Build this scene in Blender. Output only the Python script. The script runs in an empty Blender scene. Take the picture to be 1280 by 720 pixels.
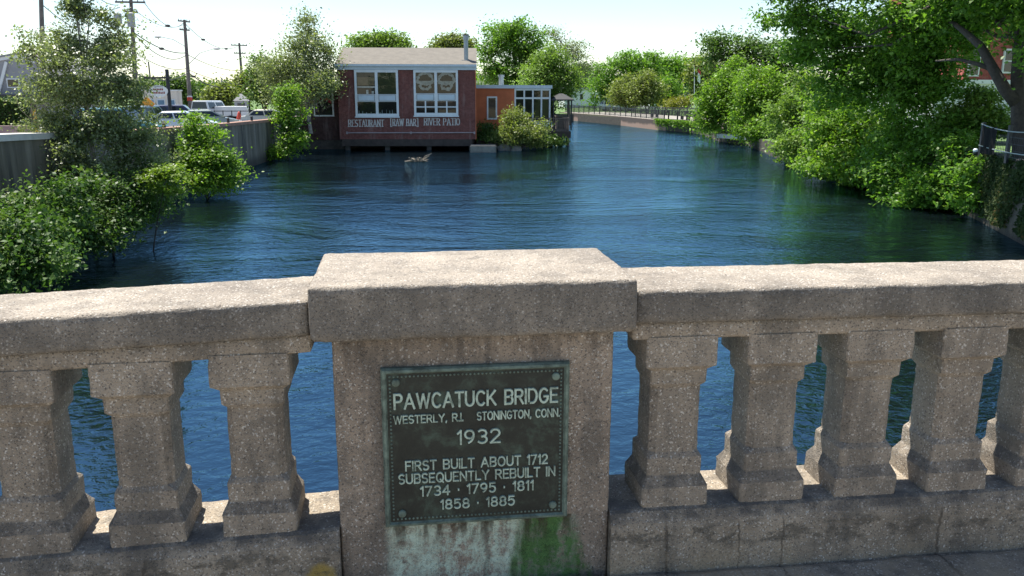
import bpy, bmesh, math, random
import numpy as np
from mathutils import Vector, Matrix, noise as mnoise

C = bpy.context.scene.collection
SC = bpy.context.scene
R = math.radians
# ------------------------------------------------------------------ camera
F_PX = 1057.13                       # focal length in pixels of the 1280 wide photograph
W = 0.86                             # width of the stone post in metres
CAM = np.array([(.2564 - .5) * W, -2.8597 * W, 1.05 + .6356 * W])
_yaw, _tilt, _roll = .1295, .2282, .0022
_cy, _sy, _ct, _st = math.cos(_yaw), math.sin(_yaw), math.cos(_tilt), math.sin(_tilt)
FWD = np.array([_sy * _ct, _cy * _ct, -_st])
_r = np.array([_cy, -_sy, 0.0]); _u = np.cross(_r, FWD)
RT = math.cos(_roll) * _r + math.sin(_roll) * _u
UP = -math.sin(_roll) * _r + math.cos(_roll) * _u
cam = bpy.data.cameras.new("Camera"); camo = bpy.data.objects.new("Camera", cam); C.objects.link(camo)
cam.sensor_width = 36; cam.lens = F_PX / 1280 * 36; cam.clip_start = .05; cam.clip_end = 4000
M4 = Matrix(((RT[0], UP[0], -FWD[0], CAM[0]), (RT[1], UP[1], -FWD[1], CAM[1]), (RT[2], UP[2], -FWD[2], CAM[2]), (0, 0, 0, 1)))
camo.matrix_world = M4
SC.camera = camo
# ------------------------------------------------------------------ light
SUN_EL, SUN_AZ = 66.0, -37.0         # azimuth from +Y, negative towards -X
world = bpy.data.worlds.new("World"); SC.world = world; world.use_nodes = True
wn = world.node_tree; bg = wn.nodes['Background']
sky = wn.nodes.new('ShaderNodeTexSky'); sky.sky_type = 'NISHITA'; sky.sun_disc = False
sky.sun_elevation = R(SUN_EL); sky.sun_rotation = R(SUN_AZ)
sky.air_density = 1.0; sky.dust_density = 0.15; sky.ozone_density = 2.2
# thin high cloud veils over the clear sky
_tc = wn.nodes.new('ShaderNodeTexCoord'); _mp = wn.nodes.new('ShaderNodeMapping'); _mp.inputs['Scale'].default_value = (1.0, 1.0, 3.2)
_nz = wn.nodes.new('ShaderNodeTexNoise'); _nz.inputs['Scale'].default_value = 2.6; _nz.inputs['Detail'].default_value = 7; _nz.inputs['Roughness'].default_value = .58; _nz.inputs['Distortion'].default_value = .5
_rp = wn.nodes.new('ShaderNodeMapRange'); _rp.inputs['From Min'].default_value = .46; _rp.inputs['From Max'].default_value = .72; _rp.inputs['To Max'].default_value = .16
_mx = wn.nodes.new('ShaderNodeMix'); _mx.data_type = 'RGBA'; _mx.inputs[7].default_value = (6.2, 6.3, 6.4, 1)
wn.links.new(_tc.outputs['Generated'], _mp.inputs[0]); wn.links.new(_mp.outputs[0], _nz.inputs['Vector']); wn.links.new(_nz.outputs['Fac'], _rp.inputs['Value'])
wn.links.new(_rp.outputs[0], _mx.inputs[0]); wn.links.new(sky.outputs[0], _mx.inputs[6]); wn.links.new(_mx.outputs[2], bg.inputs[0]); bg.inputs[1].default_value = 0.078
sun = bpy.data.lights.new("Sun", 'SUN'); sun.energy = 4.5; sun.angle = R(.5); sun.color = (1, .95, .86)
suno = bpy.data.objects.new("Sun", sun); C.objects.link(suno)
sd = Vector((math.sin(R(SUN_AZ)) * math.cos(R(SUN_EL)), math.cos(R(SUN_AZ)) * math.cos(R(SUN_EL)), math.sin(R(SUN_EL))))
suno.rotation_euler = sd.to_track_quat('Z', 'Y').to_euler()
SC.view_settings.view_transform = 'Standard'; SC.view_settings.look = 'None'
SC.view_settings.exposure = 1.28; SC.view_settings.gamma = 1
SC.view_settings.use_curve_mapping = False
SC.render.engine = 'CYCLES'
SC.cycles.max_bounces = 8; SC.cycles.transparent_max_bounces = 6; SC.cycles.diffuse_bounces = 3
SC.cycles.glossy_bounces = 3; SC.cycles.transmission_bounces = 4
SC.cycles.use_denoising = True
SC.cycles.sample_clamp_indirect = 4.0
WATER_Z = -2.7

# ------------------------------------------------------------------ helpers
def ray(px, py): return FWD + (px - 640) / F_PX * RT - (py - 360) / F_PX * UP
def at(px, py, D): return CAM + D * ray(px, py)
def onz(px, py, z):
    d = ray(px, py); return CAM + (z - CAM[2]) / d[2] * d
def onx(px, py, x):
    d = ray(px, py); return CAM + (x - CAM[0]) / d[0] * d
def onplane(px, py, P0, n):
    d = ray(px, py); return CAM + np.dot(np.array(P0) - CAM, n) / np.dot(d, n) * d
def m_per_px(D): return D / F_PX

def rng_of(s): return np.random.default_rng(s)

ORG = {}
def tag(o, label=None, cat=None, group=None, kind=None):
    if label: o['label'] = label
    if cat: o['category'] = cat
    if group: o['group'] = group
    if kind: o['kind'] = kind
    return o

def thing(name, label, cat, loc=(0, 0, 0), rz=0.0, group=None):
    o = bpy.data.objects.new(name, None); C.objects.link(o)
    o.empty_display_size = .2
    o.location = Vector([float(v) for v in loc]); o.rotation_euler = (0, 0, rz)
    ORG[o] = np.array([float(v) for v in loc])
    return tag(o, label, cat, group)

def link_mesh(name, me, mat, parent=None):
    o = bpy.data.objects.new(name, me); C.objects.link(o)
    if mat: me.materials.append(mat)
    if parent: o.parent = parent
    return o

class MB:
    """collects shapes; build() links them as ONE mesh object"""
    def __init__(s): s.v = []; s.f = []
    def add(s, vs, fs):
        n = len(s.v); s.v += [tuple(float(c) for c in p) for p in vs]; s.f += [tuple(i + n for i in f) for f in fs]; return s
    def box(s, x0, x1, y0, y1, z0, z1):
        return s.add([(x0, y0, z0), (x1, y0, z0), (x1, y1, z0), (x0, y1, z0), (x0, y0, z1), (x1, y0, z1), (x1, y1, z1), (x0, y1, z1)],
                     [(0, 3, 2, 1), (4, 5, 6, 7), (0, 1, 5, 4), (1, 2, 6, 5), (2, 3, 7, 6), (3, 0, 4, 7)])
    def bar(s, a, b, w, h, up=(0, 0, 1)):
        a = Vector([float(v) for v in a]); b = Vector([float(v) for v in b]); d = (b - a).normalized(); u = Vector(up)
        if abs(d.dot(u)) > .98: u = Vector((0, 1, 0))
        x = d.cross(u).normalized() * (w / 2); z = x.cross(d).normalized() * (h / 2)
        vs = [p + sx * x + sz * z for p in (a, b) for sx, sz in ((-1, -1), (1, -1), (1, 1), (-1, 1))]
        return s.add(vs, [(0, 1, 2, 3), (7, 6, 5, 4), (0, 4, 5, 1), (1, 5, 6, 2), (2, 6, 7, 3), (3, 7, 4, 0)])
    def tube(s, pts, rad, n=8, cap=True):
        pts = [Vector([float(c) for c in p]) for p in pts]
        if not hasattr(rad, '__len__'): rad = [rad] * len(pts)
        rad = [float(q) for q in rad]
        rings = []
        ref = None
        for i, p in enumerate(pts):
            d = (pts[min(i + 1, len(pts) - 1)] - pts[max(i - 1, 0)]).normalized()
            if ref is None: ref = Vector((1, 0, 0)) if abs(d.x) < .8 else Vector((0, 1, 0))
            x = (ref - d * ref.dot(d)).normalized(); y = d.cross(x); ref = x
            rings.append([p + rad[i] * (math.cos(2 * math.pi * k / n) * x + math.sin(2 * math.pi * k / n) * y) for k in range(n)])
        vs = [q for r_ in rings for q in r_]; fs = []
        for i in range(len(pts) - 1):
            for k in range(n):
                k2 = (k + 1) % n; fs.append((i * n + k, i * n + k2, (i + 1) * n + k2, (i + 1) * n + k))
        if cap: fs += [tuple(range(n - 1, -1, -1)), tuple((len(pts) - 1) * n + k for k in range(n))]
        return s.add(vs, fs)
    def prism(s, poly, vec):
        n = len(poly); a = [Vector([float(c) for c in p]) for p in poly]; b = [p + Vector(vec) for p in a]
        return s.add(a + b, [tuple(range(n - 1, -1, -1)), tuple(range(n, 2 * n))] + [(i, (i + 1) % n, n + (i + 1) % n, n + i) for i in range(n)])
    def loft(s, rings, cap=True):
        n = len(rings[0]); fs = []
        for i in range(len(rings) - 1):
            for k in range(n):
                k2 = (k + 1) % n; fs.append((i * n + k, i * n + k2, (i + 1) * n + k2, (i + 1) * n + k))
        if cap: fs += [tuple(range(n - 1, -1, -1)), tuple((len(rings) - 1) * n + k for k in range(n))]
        return s.add([p for r_ in rings for p in r_], fs)
    def ball(s, c, r, nu=8, nv=5, sx=1, sy=1, sz=1):
        rings = []
        for j in range(nv + 1):
            t = math.pi * (j + .02 if j == 0 else (j - .02 if j == nv else j)) / nv
            rings.append([(c[0] + sx * r * math.sin(t) * math.cos(2 * math.pi * k / nu), c[1] + sy * r * math.sin(t) * math.sin(2 * math.pi * k / nu), c[2] - sz * r * math.cos(t)) for k in range(nu)])
        return s.loft(rings)
    def build(s, name, mat, parent=None, local=True, bevel=0, smooth=False):
        vs = np.array(s.v)
        if parent is not None and not local:
            p = parent
            while p.parent is not None: p = p.parent
            vs = vs - ORG[p]
        me = bpy.data.meshes.new(name); me.from_pydata([tuple(v) for v in vs], [], s.f)
        bm = bmesh.new(); bm.from_mesh(me)
        bmesh.ops.recalc_face_normals(bm, faces=bm.faces)
        if bevel:
            bmesh.ops.bevel(bm, geom=[e for e in bm.edges if len(e.link_faces) == 2 and e.calc_face_angle(0) > .5], offset=bevel, segments=2, affect='EDGES', clamp_overlap=True)
        bm.to_mesh(me); bm.free()
        if smooth: me.polygons.foreach_set('use_smooth', [True] * len(me.polygons))
        return link_mesh(name, me, mat, parent)

def np_mesh(name, verts, quads):
    me = bpy.data.meshes.new(name)
    nv, nf = len(verts), len(quads)
    me.vertices.add(nv); me.vertices.foreach_set('co', np.asarray(verts, np.float32).ravel())
    me.loops.add(nf * 4); me.loops.foreach_set('vertex_index', np.asarray(quads, np.int32).ravel())
    me.polygons.add(nf); me.polygons.foreach_set('loop_start', np.arange(0, nf * 4, 4, dtype=np.int32))
    me.update(calc_edges=True); me.validate()
    return me

# ------------------------------------------------------------------ materials
class NT:
    def __init__(s, name):
        s.m = bpy.data.materials.new(name); s.m.use_nodes = True; s.t = s.m.node_tree
        s.b = s.t.nodes['Principled BSDF']; s.o = s.t.nodes['Material Output']
    def n(s, typ, **kw):
        nd = s.t.nodes.new(typ)
        for k, v in kw.items(): setattr(nd, k, v)
        return nd
    def l(s, a, b): s.t.links.new(a, b)
    def coords(s, kind='pos'):
        if kind == 'pos': return s.n('ShaderNodeNewGeometry').outputs['Position']
        return s.n('ShaderNodeTexCoord').outputs['Object']
    def mapping(s, vec, scale=(1, 1, 1), loc=(0, 0, 0)):
        m = s.n('ShaderNodeMapping'); m.inputs['Scale'].default_value = scale; m.inputs['Location'].default_value = loc
        s.l(vec, m.inputs['Vector']); return m.outputs[0]
    def noise(s, vec, scale, detail=4, rough=.55, dist=0):
        x = s.n('ShaderNodeTexNoise'); x.inputs['Scale'].default_value = scale; x.inputs['Detail'].default_value = detail
        x.inputs['Roughness'].default_value = rough; x.inputs['Distortion'].default_value = dist
        if vec is not None: s.l(vec, x.inputs['Vector'])
        return x.outputs['Fac']
    def ramp(s, fac, stops):
        x = s.n('ShaderNodeValToRGB'); e = x.color_ramp.elements
        while len(e) < len(stops): e.new(.5)
        for i, (p, c) in enumerate(stops):
            e[i].position = p; e[i].color = (c, c, c, 1) if not hasattr(c, '__len__') else tuple(c) + (1,)
        s.l(fac, x.inputs[0]); return x.outputs[0]
    def mix(s, fac, a, b, mode='MIX'):
        x = s.n('ShaderNodeMix', data_type='RGBA', blend_type=mode)
        for sock, v in ((x.inputs[0], fac), (x.inputs[6], a), (x.inputs[7], b)):
            if isinstance(v, (int, float)): sock.default_value = v
            elif isinstance(v, tuple): sock.default_value = v + (1,)
            else: s.l(v, sock)
        return x.outputs[2]
    def math(s, op, a, b=None, clamp=False):
        x = s.n('ShaderNodeMath', operation=op, use_clamp=clamp)
        for i, v in enumerate((a, b)):
            if v is None: continue
            if isinstance(v, (int, float)): x.inputs[i].default_value = v
            else: s.l(v, x.inputs[i])
        return x.outputs[0]
    def mrange(s, v, a, b, c=0.0, d=1.0, smooth=True):
        x = s.n('ShaderNodeMapRange', interpolation_type='SMOOTHSTEP' if smooth else 'LINEAR')
        s.l(v, x.inputs['Value'])
        for k, val in (('From Min', a), ('From Max', b), ('To Min', c), ('To Max', d)): x.inputs[k].default_value = val
        return x.outputs[0]
    def bump(s, h, dist, strength=1.0):
        x = s.n('ShaderNodeBump'); x.inputs['Distance'].default_value = dist; x.inputs['Strength'].default_value = strength
        s.l(h, x.inputs['Height']); s.l(x.outputs[0], s.b.inputs['Normal']); return x
    def color(s, v):
        if isinstance(v, tuple): s.b.inputs['Base Color'].default_value = v + (1,)
        else: s.l(v, s.b.inputs['Base Color'])
    def set(s, rough=.7, metal=0.0, spec=.5):
        s.b.inputs['Roughness'].default_value = rough; s.b.inputs['Metallic'].default_value = metal
        s.b.inputs['Specular IOR Level'].default_value = spec; return s.m

_mats = {}
def paint(name, c, rough=.6, var=.25, scale=4, metal=0, bump=0.0, spec=.5, kind='obj', c2=None):
    if name in _mats: return _mats[name]
    t = NT(name); v = t.coords(kind)
    lo = tuple(x * (1 - var) for x in c) if c2 is None else c2
    hi = tuple(min(1, x * (1 + var * .6)) for x in c) if c2 is None else c
    nz = t.noise(v, scale, 6, .65)
    t.color(t.ramp(nz, [(.3, lo), (.7, hi)]))
    if bump: t.bump(t.noise(v, scale * 6, 5, .6), bump)
    _mats[name] = t.set(rough, metal, spec); return _mats[name]

def concrete(name, tint=(1, 1, 1), dark=.0, stains=0.6, kind='pos', extra=None):
    t = NT(name); v = t.coords(kind)
    big = t.noise(v, 3.2, 6, .6)
    base = t.ramp(big, [(.28, tuple(a * b for a, b in zip((.190, .163, .134), tint))), (.5, tuple(a * b for a, b in zip((.285, .245, .198), tint))), (.75, tuple(a * b for a, b in zip((.365, .315, .255), tint)))])
    vo = t.n('ShaderNodeTexVoronoi'); vo.inputs['Scale'].default_value = 150; t.l(v, vo.inputs['Vector'])
    sep = t.n('ShaderNodeSeparateColor'); t.l(vo.outputs['Color'], sep.inputs[0])
    peb = t.ramp(sep.outputs[0], [(0.0, (.13, .105, .085)), (.12, (.20, .165, .135)), (.40, (.29, .247, .198)), (.78, (.355, .305, .245)), (.93, (.50, .455, .395)), (1.0, (.62, .58, .53))])
    inside = t.mrange(vo.outputs['Distance'], .18, .42, 1, 0)
    expo = t.mrange(t.noise(v, 7, 4, .6), .32, .6, .35, .95)
    col = t.mix(t.math('MULTIPLY', t.math('MULTIPLY', inside, expo), .8), base, peb)
    vo2 = t.n('ShaderNodeTexVoronoi'); vo2.inputs['Scale'].default_value = 210; t.l(v, vo2.inputs['Vector'])
    s2 = t.n('ShaderNodeSeparateColor'); t.l(vo2.outputs['Color'], s2.inputs[0])
    col = t.mix(t.math('MULTIPLY', t.mrange(s2.outputs[1], .90, .94), .6), col, (.07, .06, .055))
    col = t.mix(t.math('MULTIPLY', t.mrange(s2.outputs[2], .91, .95), .6), col, (.62, .58, .52))
    # weather stains: dark lichen patches and run-down streaks
    streak = t.noise(t.mapping(v, (9, 9, 1.1)), 1.0, 5, .6)
    patch = t.noise(v, 5.5, 7, .68, .4)
    st = t.math('MULTIPLY', t.mrange(t.math('ADD', t.math('MULTIPLY', streak, .5), t.math('MULTIPLY', patch, .5)), .46, .60), stains)
    col = t.mix(st, col, (.085, .078, .068))
    if dark: col = t.mix(dark, col, (.05, .047, .042))
    if extra: col = extra(t, v, col)
    t.color(col)
    h = t.math('ADD', t.math('MULTIPLY', inside, .6), t.math('MULTIPLY', t.noise(v, 130, 4, .7), .9))
    t.bump(h, .0045, .9)
    return t.set(.88, 0, .3)

def leaf_mat(name, c, c2, trans=.42, rough=.42, yellow=None, scale=.9, spec=.4):
    """c: main colour, c2: other leaf tint; per-leaf and per-bough variation of the leaf's own colour"""
    t = NT(name); g = t.n('ShaderNodeNewGeometry')
    rnd = g.outputs['Random Per Island']
    nz = t.noise(g.outputs['Position'], scale, 3, .6)
    f = t.math('ADD', t.math('MULTIPLY', rnd, .55), t.math('MULTIPLY', t.mrange(nz, .3, .7), .45))
    stops = [(.05, tuple(x * .6 for x in c)), (.45, c), (.85, c2)]
    if yellow: stops.append((.97, yellow))
    col = t.ramp(f, stops)
    t.color(col); t.set(rough, 0, spec)
    tr = t.n('ShaderNodeBsdfTranslucent')
    tc = t.mix(1.0, col, (1.0, 1.1, .45), 'MULTIPLY')
    br = t.n('ShaderNodeBrightContrast'); t.l(tc, br.inputs[0]); br.inputs[1].default_value = 0.0
    t.l(br.outputs[0], tr.inputs[0])
    mx = t.n('ShaderNodeMixShader'); mx.inputs[0].default_value = trans
    t.l(t.b.outputs[0], mx.inputs[1]); t.l(tr.outputs[0], mx.inputs[2]); t.l(mx.outputs[0], t.o.inputs[0])
    return t.m

def glass_mat(name='window_glass'):
    t = NT(name)
    fr = t.n('ShaderNodeFresnel'); fr.inputs[0].default_value = 1.5
    g = t.n('ShaderNodeBsdfGlossy'); g.inputs['Roughness'].default_value = .02
    tp = t.n('ShaderNodeBsdfTransparent'); tp.inputs[0].default_value = (.82, .86, .85, 1)
    mx = t.n('ShaderNodeMixShader'); t.l(fr.outputs[0], mx.inputs[0]); t.l(tp.outputs[0], mx.inputs[1]); t.l(g.outputs[0], mx.inputs[2])
    t.l(mx.outputs[0], t.o.inputs[0]); return t.m

# ================================================================== BRIDGE
def rough_box(name, mat, parent, x0, x1, y0, y1, z0, z1, r=.012, step=.016, amp=.0016, slope=0.0, xs=0.0, seed=0.0):
    def axis(a, b):
        n = max(2, int((b - a - 2 * r) / step)); inner = list(np.linspace(a + r, b - r, n + 1))
        return [a, a + r * .5] + inner + [b - r * .5, b]
    ax, ay, az = axis(x0, x1), axis(y0, y1), axis(z0, z1)
    nx, ny, nz = len(ax), len(ay), len(az)
    idx = {}; V = []
    def vid(i, j, k):
        key = (i, j, k)
        if key not in idx:
            p = Vector((ax[i], ay[j], az[k]))
            q = Vector((min(max(p.x, x0 + r), x1 - r), min(max(p.y, y0 + r), y1 - r), min(max(p.z, z0 + r), z1 - r)))
            d = p - q
            if d.length > 1e-7:
                edge = sum(abs(c) > 1e-6 for c in d) > 1
                d.normalize(); p = q + d * r
                s = mnoise.noise(p * 38 + Vector((seed, 0, 0))) * amp + mnoise.noise(p * 9) * amp
                if edge: s += -abs(mnoise.noise(p * 22 + Vector((0, seed, 3)))) * amp * 3.0
                p = p + d * s
            p.z += slope * (p.x - xs)
            idx[key] = len(V); V.append(tuple(p))
        return idx[key]
    Fc = []
    for i in range(nx - 1):
        for j in range(ny - 1):
            Fc.append((vid(i, j, 0), vid(i, j + 1, 0), vid(i + 1, j + 1, 0), vid(i + 1, j, 0)))
            Fc.append((vid(i, j, nz - 1), vid(i + 1, j, nz - 1), vid(i + 1, j + 1, nz - 1), vid(i, j + 1, nz - 1)))
        for k in range(nz - 1):
            Fc.append((vid(i, 0, k), vid(i + 1, 0, k), vid(i + 1, 0, k + 1), vid(i, 0, k + 1)))
            Fc.append((vid(i, ny - 1, k), vid(i, ny - 1, k + 1), vid(i + 1, ny - 1, k + 1), vid(i + 1, ny - 1, k)))
    for j in range(ny - 1):
        for k in range(nz - 1):
            Fc.append((vid(0, j, k), vid(0, j, k + 1), vid(0, j + 1, k + 1), vid(0, j + 1, k)))
            Fc.append((vid(nx - 1, j, k), vid(nx - 1, j + 1, k), vid(nx - 1, j + 1, k + 1), vid(nx - 1, j, k + 1)))
    me = np_mesh(name, V, Fc)
    me.polygons.foreach_set('use_smooth', [True] * len(me.polygons))
    return link_mesh(name, me, mat, parent)

def rough_profile(name, mat, parent, prof, x0, x1, slope, xs, step=.02, amp=.002, seed=0.0):
    P = []
    for (a, b) in zip(prof, prof[1:] + prof[:1]):
        n = max(1, int(math.dist(a, b) / .025))
        P += [(a[0] + (b[0] - a[0]) * i / n, a[1] + (b[1] - a[1]) * i / n) for i in range(n)]
    xsn = np.linspace(x0, x1, int((x1 - x0) / step) + 2); rings = []
    for x in xsn:
        ring = []
        for (y, z) in P:
            p = Vector((x, y, z)); s = mnoise.noise(p * 24 + Vector((seed, 0, 0))) * amp + mnoise.noise(p * 6) * amp * 1.6
            ring.append((x, y + s, z + s * .7 + slope * (x - xs)))
        rings.append(ring)
    m = MB(); m.loft(rings); o = m.build(name, mat, parent, smooth=False); return o

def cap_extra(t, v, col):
    # lichen crust and painted shade: upright coping faces darkened against the sunlit tops
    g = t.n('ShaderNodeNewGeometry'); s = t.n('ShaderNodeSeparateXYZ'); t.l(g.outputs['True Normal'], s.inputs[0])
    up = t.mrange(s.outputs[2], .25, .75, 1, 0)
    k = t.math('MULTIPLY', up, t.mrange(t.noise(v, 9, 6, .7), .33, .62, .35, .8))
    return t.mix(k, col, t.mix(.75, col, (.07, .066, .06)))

def pier_extra(t, v, col):
    s = t.n('ShaderNodeSeparateXYZ'); t.l(v, s.inputs[0])
    n1 = t.noise(t.mapping(v, (14, 14, 3)), 1.0, 5, .65); n2 = t.noise(v, 22, 9, .78)
    wob = t.math('ADD', s.outputs[0], t.math('MULTIPLY', t.math('SUBTRACT', n1, .5), .16))
    below = t.mrange(s.outputs[2], .262, .268, 1, 0)
    inx = t.math('MULTIPLY', t.mrange(wob, -.315, -.235), t.mrange(wob, .30, .34, 1, 0))
    spread = t.math('MULTIPLY', below, inx)
    mint = t.ramp(n2, [(.30, (.20, .17, .13)), (.43, (.36, .37, .29)), (.56, (.47, .55, .44)), (.70, (.55, .66, .55))])
    mask = t.math('MULTIPLY', spread, t.mrange(t.math('ADD', t.math('MULTIPLY', n1, .5), t.math('MULTIPLY', n2, .5)), .42, .52))
    col = t.mix(mask, col, mint)
    # vivid green algae under the right corner of the plaque
    zz = t.math('MULTIPLY', t.math('SUBTRACT', .27, s.outputs[2]), .28)
    g1 = t.math('MULTIPLY', t.mrange(t.math('ADD', wob, t.math('MULTIPLY', zz, .6)), .13, .19), t.mrange(t.math('SUBTRACT', wob, zz), .285, .315, 1, 0))
    gm = t.math('MULTIPLY', t.math('MULTIPLY', g1, below), t.mrange(t.math('ADD', t.math('MULTIPLY', n1, .45), t.math('MULTIPLY', n2, .55)), .42, .53, .30, .95))
    col = t.mix(gm, col, t.ramp(n2, [(.28, (.035, .040, .014)), (.42, (.030, .075, .014)), (.6, (.06, .15, .03)), (.74, (.13, .22, .07))]))
    # brown run marks from the plaque's lower edge
    br = t.math('MULTIPLY', t.math('MULTIPLY', spread, t.mrange(s.outputs[2], .15, .262)), t.mrange(t.noise(t.mapping(v, (22, 22, 5)), 1, 4, .6), .44, .58))
    col = t.mix(t.math('MULTIPLY', br, .85), col, (.055, .045, .028))
    top = t.math('MULTIPLY', t.mrange(s.outputs[2], .70, .90), t.mrange(t.noise(t.mapping(v, (16, 16, 2.2)), 1, 5, .65), .42, .60))
    col = t.mix(t.math('MULTIPLY', top, .7), col, (.075, .062, .052))
    # a fine dark crack down the middle of the stain
    cw = t.math('ABSOLUTE', t.math('SUBTRACT', t.math('ADD', s.outputs[0], t.math('MULTIPLY', t.math('SUBTRACT', t.noise(v, 12, 4, .6), .5), .10)), .03))
    ck = t.math('MULTIPLY', t.mrange(cw, .002, .018, 1, 0), below)
    return t.mix(t.math('MULTIPLY', ck, .5), col, (.06, .05, .035))

def plinth_extra(t, v, col):
    s = t.n('ShaderNodeSeparateXYZ'); t.l(v, s.inputs[0])
    # darker mottling along the sill front and an ochre lichen spot beside the post
    g = t.n('ShaderNodeNewGeometry'); sn = t.n('ShaderNodeSeparateXYZ'); t.l(g.outputs['True Normal'], sn.inputs[0])
    d = t.math('MULTIPLY', t.mrange(s.outputs[1], .06, -.02, .75, 1), t.mrange(s.outputs[2], .215, .245))
    d = t.math('MULTIPLY', d, t.mrange(t.noise(v, 10, 6, .7), .36, .6, .1, .85))
    d = t.math('MULTIPLY', d, t.mrange(s.outputs[1], .10, .06, 0, 1))
    col = t.mix(d, col, (.075, .07, .065))
    dx = t.math('POWER', t.math('DIVIDE', t.math('ADD', s.outputs[0], .49), .045), 2.0); dz = t.math('POWER', t.math('DIVIDE', t.math('SUBTRACT', s.outputs[2], .115), .05), 2.0)
    rr = t.math('ADD', t.math('ADD', dx, dz), t.math('MULTIPLY', t.math('SUBTRACT', t.noise(v, 30, 4, .6), .5), 1.2))
    col = t.mix(t.mrange(rr, .4, 1.5, .85, 0), col, (.33, .23, .05))
    face = t.mrange(s.outputs[2], .235, .20)
    for xc, wd in ((.622, .005), (1.585, .005), (1.02, .0035), (-1.02, .004), (.87, .003)):
        cx = t.math('ABSOLUTE', t.math('SUBTRACT', t.math('ADD', s.outputs[0], t.math('MULTIPLY', t.math('SUBTRACT', t.noise(v, 15, 4, .6), .5), .05)), xc))
        col = t.mix(t.math('MULTIPLY', t.math('MULTIPLY', t.mrange(cx, wd * .4, wd * 1.6, 1, 0), face), .75), col, (.075, .06, .045))
    # dark scabs on the upper part of the plinth's face, ochre wash lower down
    sc = t.math('MULTIPLY', t.mrange(t.noise(t.mapping(v, (1, 1, 1.8)), 11, 7, .72), .50, .60), t.math('MULTIPLY', face, t.mrange(s.outputs[2], .09, .15)))
    col = t.mix(t.math('MULTIPLY', sc, .7), col, (.085, .075, .06))
    oc = t.math('MULTIPLY', t.math('MULTIPLY', t.mrange(t.noise(v, 4, 4, .6), .42, .62), t.mrange(s.outputs[2], .16, .07)), .55)
    return t.mix(oc, col, (.36, .285, .19))

M_CAP = concrete('coping_concrete', (1.0, 1.0, 1.0), 0, .35, extra=cap_extra)
M_PIER = concrete('post_concrete', (1.0, .93, .88), 0, .55, extra=pier_extra)
def bal_extra(t, v, col):
    # dirt lies on the little weathered slopes and in the necks of the balusters
    g = t.n('ShaderNodeNewGeometry'); s = t.n('ShaderNodeSeparateXYZ'); t.l(g.outputs['True Normal'], s.inputs[0])
    k = t.math('MULTIPLY', t.mrange(s.outputs[2], .16, .34), t.mrange(t.noise(v, 9, 6, .75), .36, .62, .05, .7))
    so = t.n('ShaderNodeSeparateXYZ'); t.l(t.coords('obj'), so.inputs[0])
    k = t.math('MULTIPLY', k, t.mrange(so.outputs[2], .125, .15, 1, .15))
    return t.mix(k, col, (.075, .068, .06))
M_BAL = concrete('baluster_concrete', (.98, .95, .91), 0, .5, extra=bal_extra)
M_PLINTH = concrete('plinth_concrete', (.97, .94, .88), 0, .6, extra=plinth_extra)
M_WALK = concrete('sidewalk_concrete', (1.25, 1.28, 1.32), 0, .4)

deck = MB(); deck.box(-11, 20.5, -9, .30, -.95, 0)
tag(deck.build('bridge_deck', M_WALK), kind='structure')

post = thing('bridge_post', 'broad concrete post of the bridge parapet carrying the bronze plaque', 'bridge post', (0, 0, 0))
rough_box('shaft', M_PIER, post, -.43, .43, 0, .425, -.05, .8845, r=.008, amp=.0012)
rough_box('cap', M_CAP, post, -.486, .486, -.056, .48, .885, 1.05, r=.011, amp=.0022, seed=3)
for x_ in (-.455, .455):
    m = MB(); m.box(x_ - .023, x_ + .023, .04, .36, .862, .8838); m.build('cap_corbel', M_BAL, post, bevel=.004)

def baluster_mesh():
    prof = [(0, .1125, .005), (.074, .1125, .005), (.079, .110, .006), (.108, .0945, .006), (.112, .0935, .005), (.168, .0935, .005), (.171, .0930, .007),
            (.186, .0845, .019), (.188, .084, .020), (.408, .084, .020), (.410, .0845, .019), (.425, .0930, .007), (.428, .0935, .005), (.472, .0935, .005),
            (.475, .098, .005), (.487, .112, .005), (.489, .1165, .004), (.491, .117, .004), (.588, .117, .004)]
    rings = []
    # finer levels for a slightly eroded surface
    lv = []
    for a, b in zip(prof, prof[1:]):
        n = max(1, int((b[0] - a[0]) / .016)); lv += [tuple(a[q] + (b[q] - a[q]) * i / n for q in range(3)) for i in range(n)]
    lv.append(prof[-1])
    for z, h, c in lv:
        ring = []
        base = [(-h + c, -h), (h - c, -h), (h, -h + c), (h, h - c), (h - c, h), (-h + c, h), (-h, h - c), (-h, -h + c)]
        for k in range(8):
            a, b = base[k], base[(k + 1) % 8]; n = 8 if k % 2 == 0 else 1
            for i in range(n):
                x, y = a[0] + (b[0] - a[0]) * i / n, a[1] + (b[1] - a[1]) * i / n
                p = Vector((x, y, z)); s = 1 + (mnoise.noise(p * 30) * .0010 + mnoise.noise(p * 9) * .0006 - (abs(mnoise.noise(p * 40)) * .004 if i == 0 else 0)) / max(h, .05)
                ring.append((x * s, y * s, z + mnoise.noise(p * 25 + Vector((7, 0, 0))) * .0015))
        rings.append(ring)
    mm = MB(); mm.loft(rings); return mm
bal_src = None
BAL_Y = .1135
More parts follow.
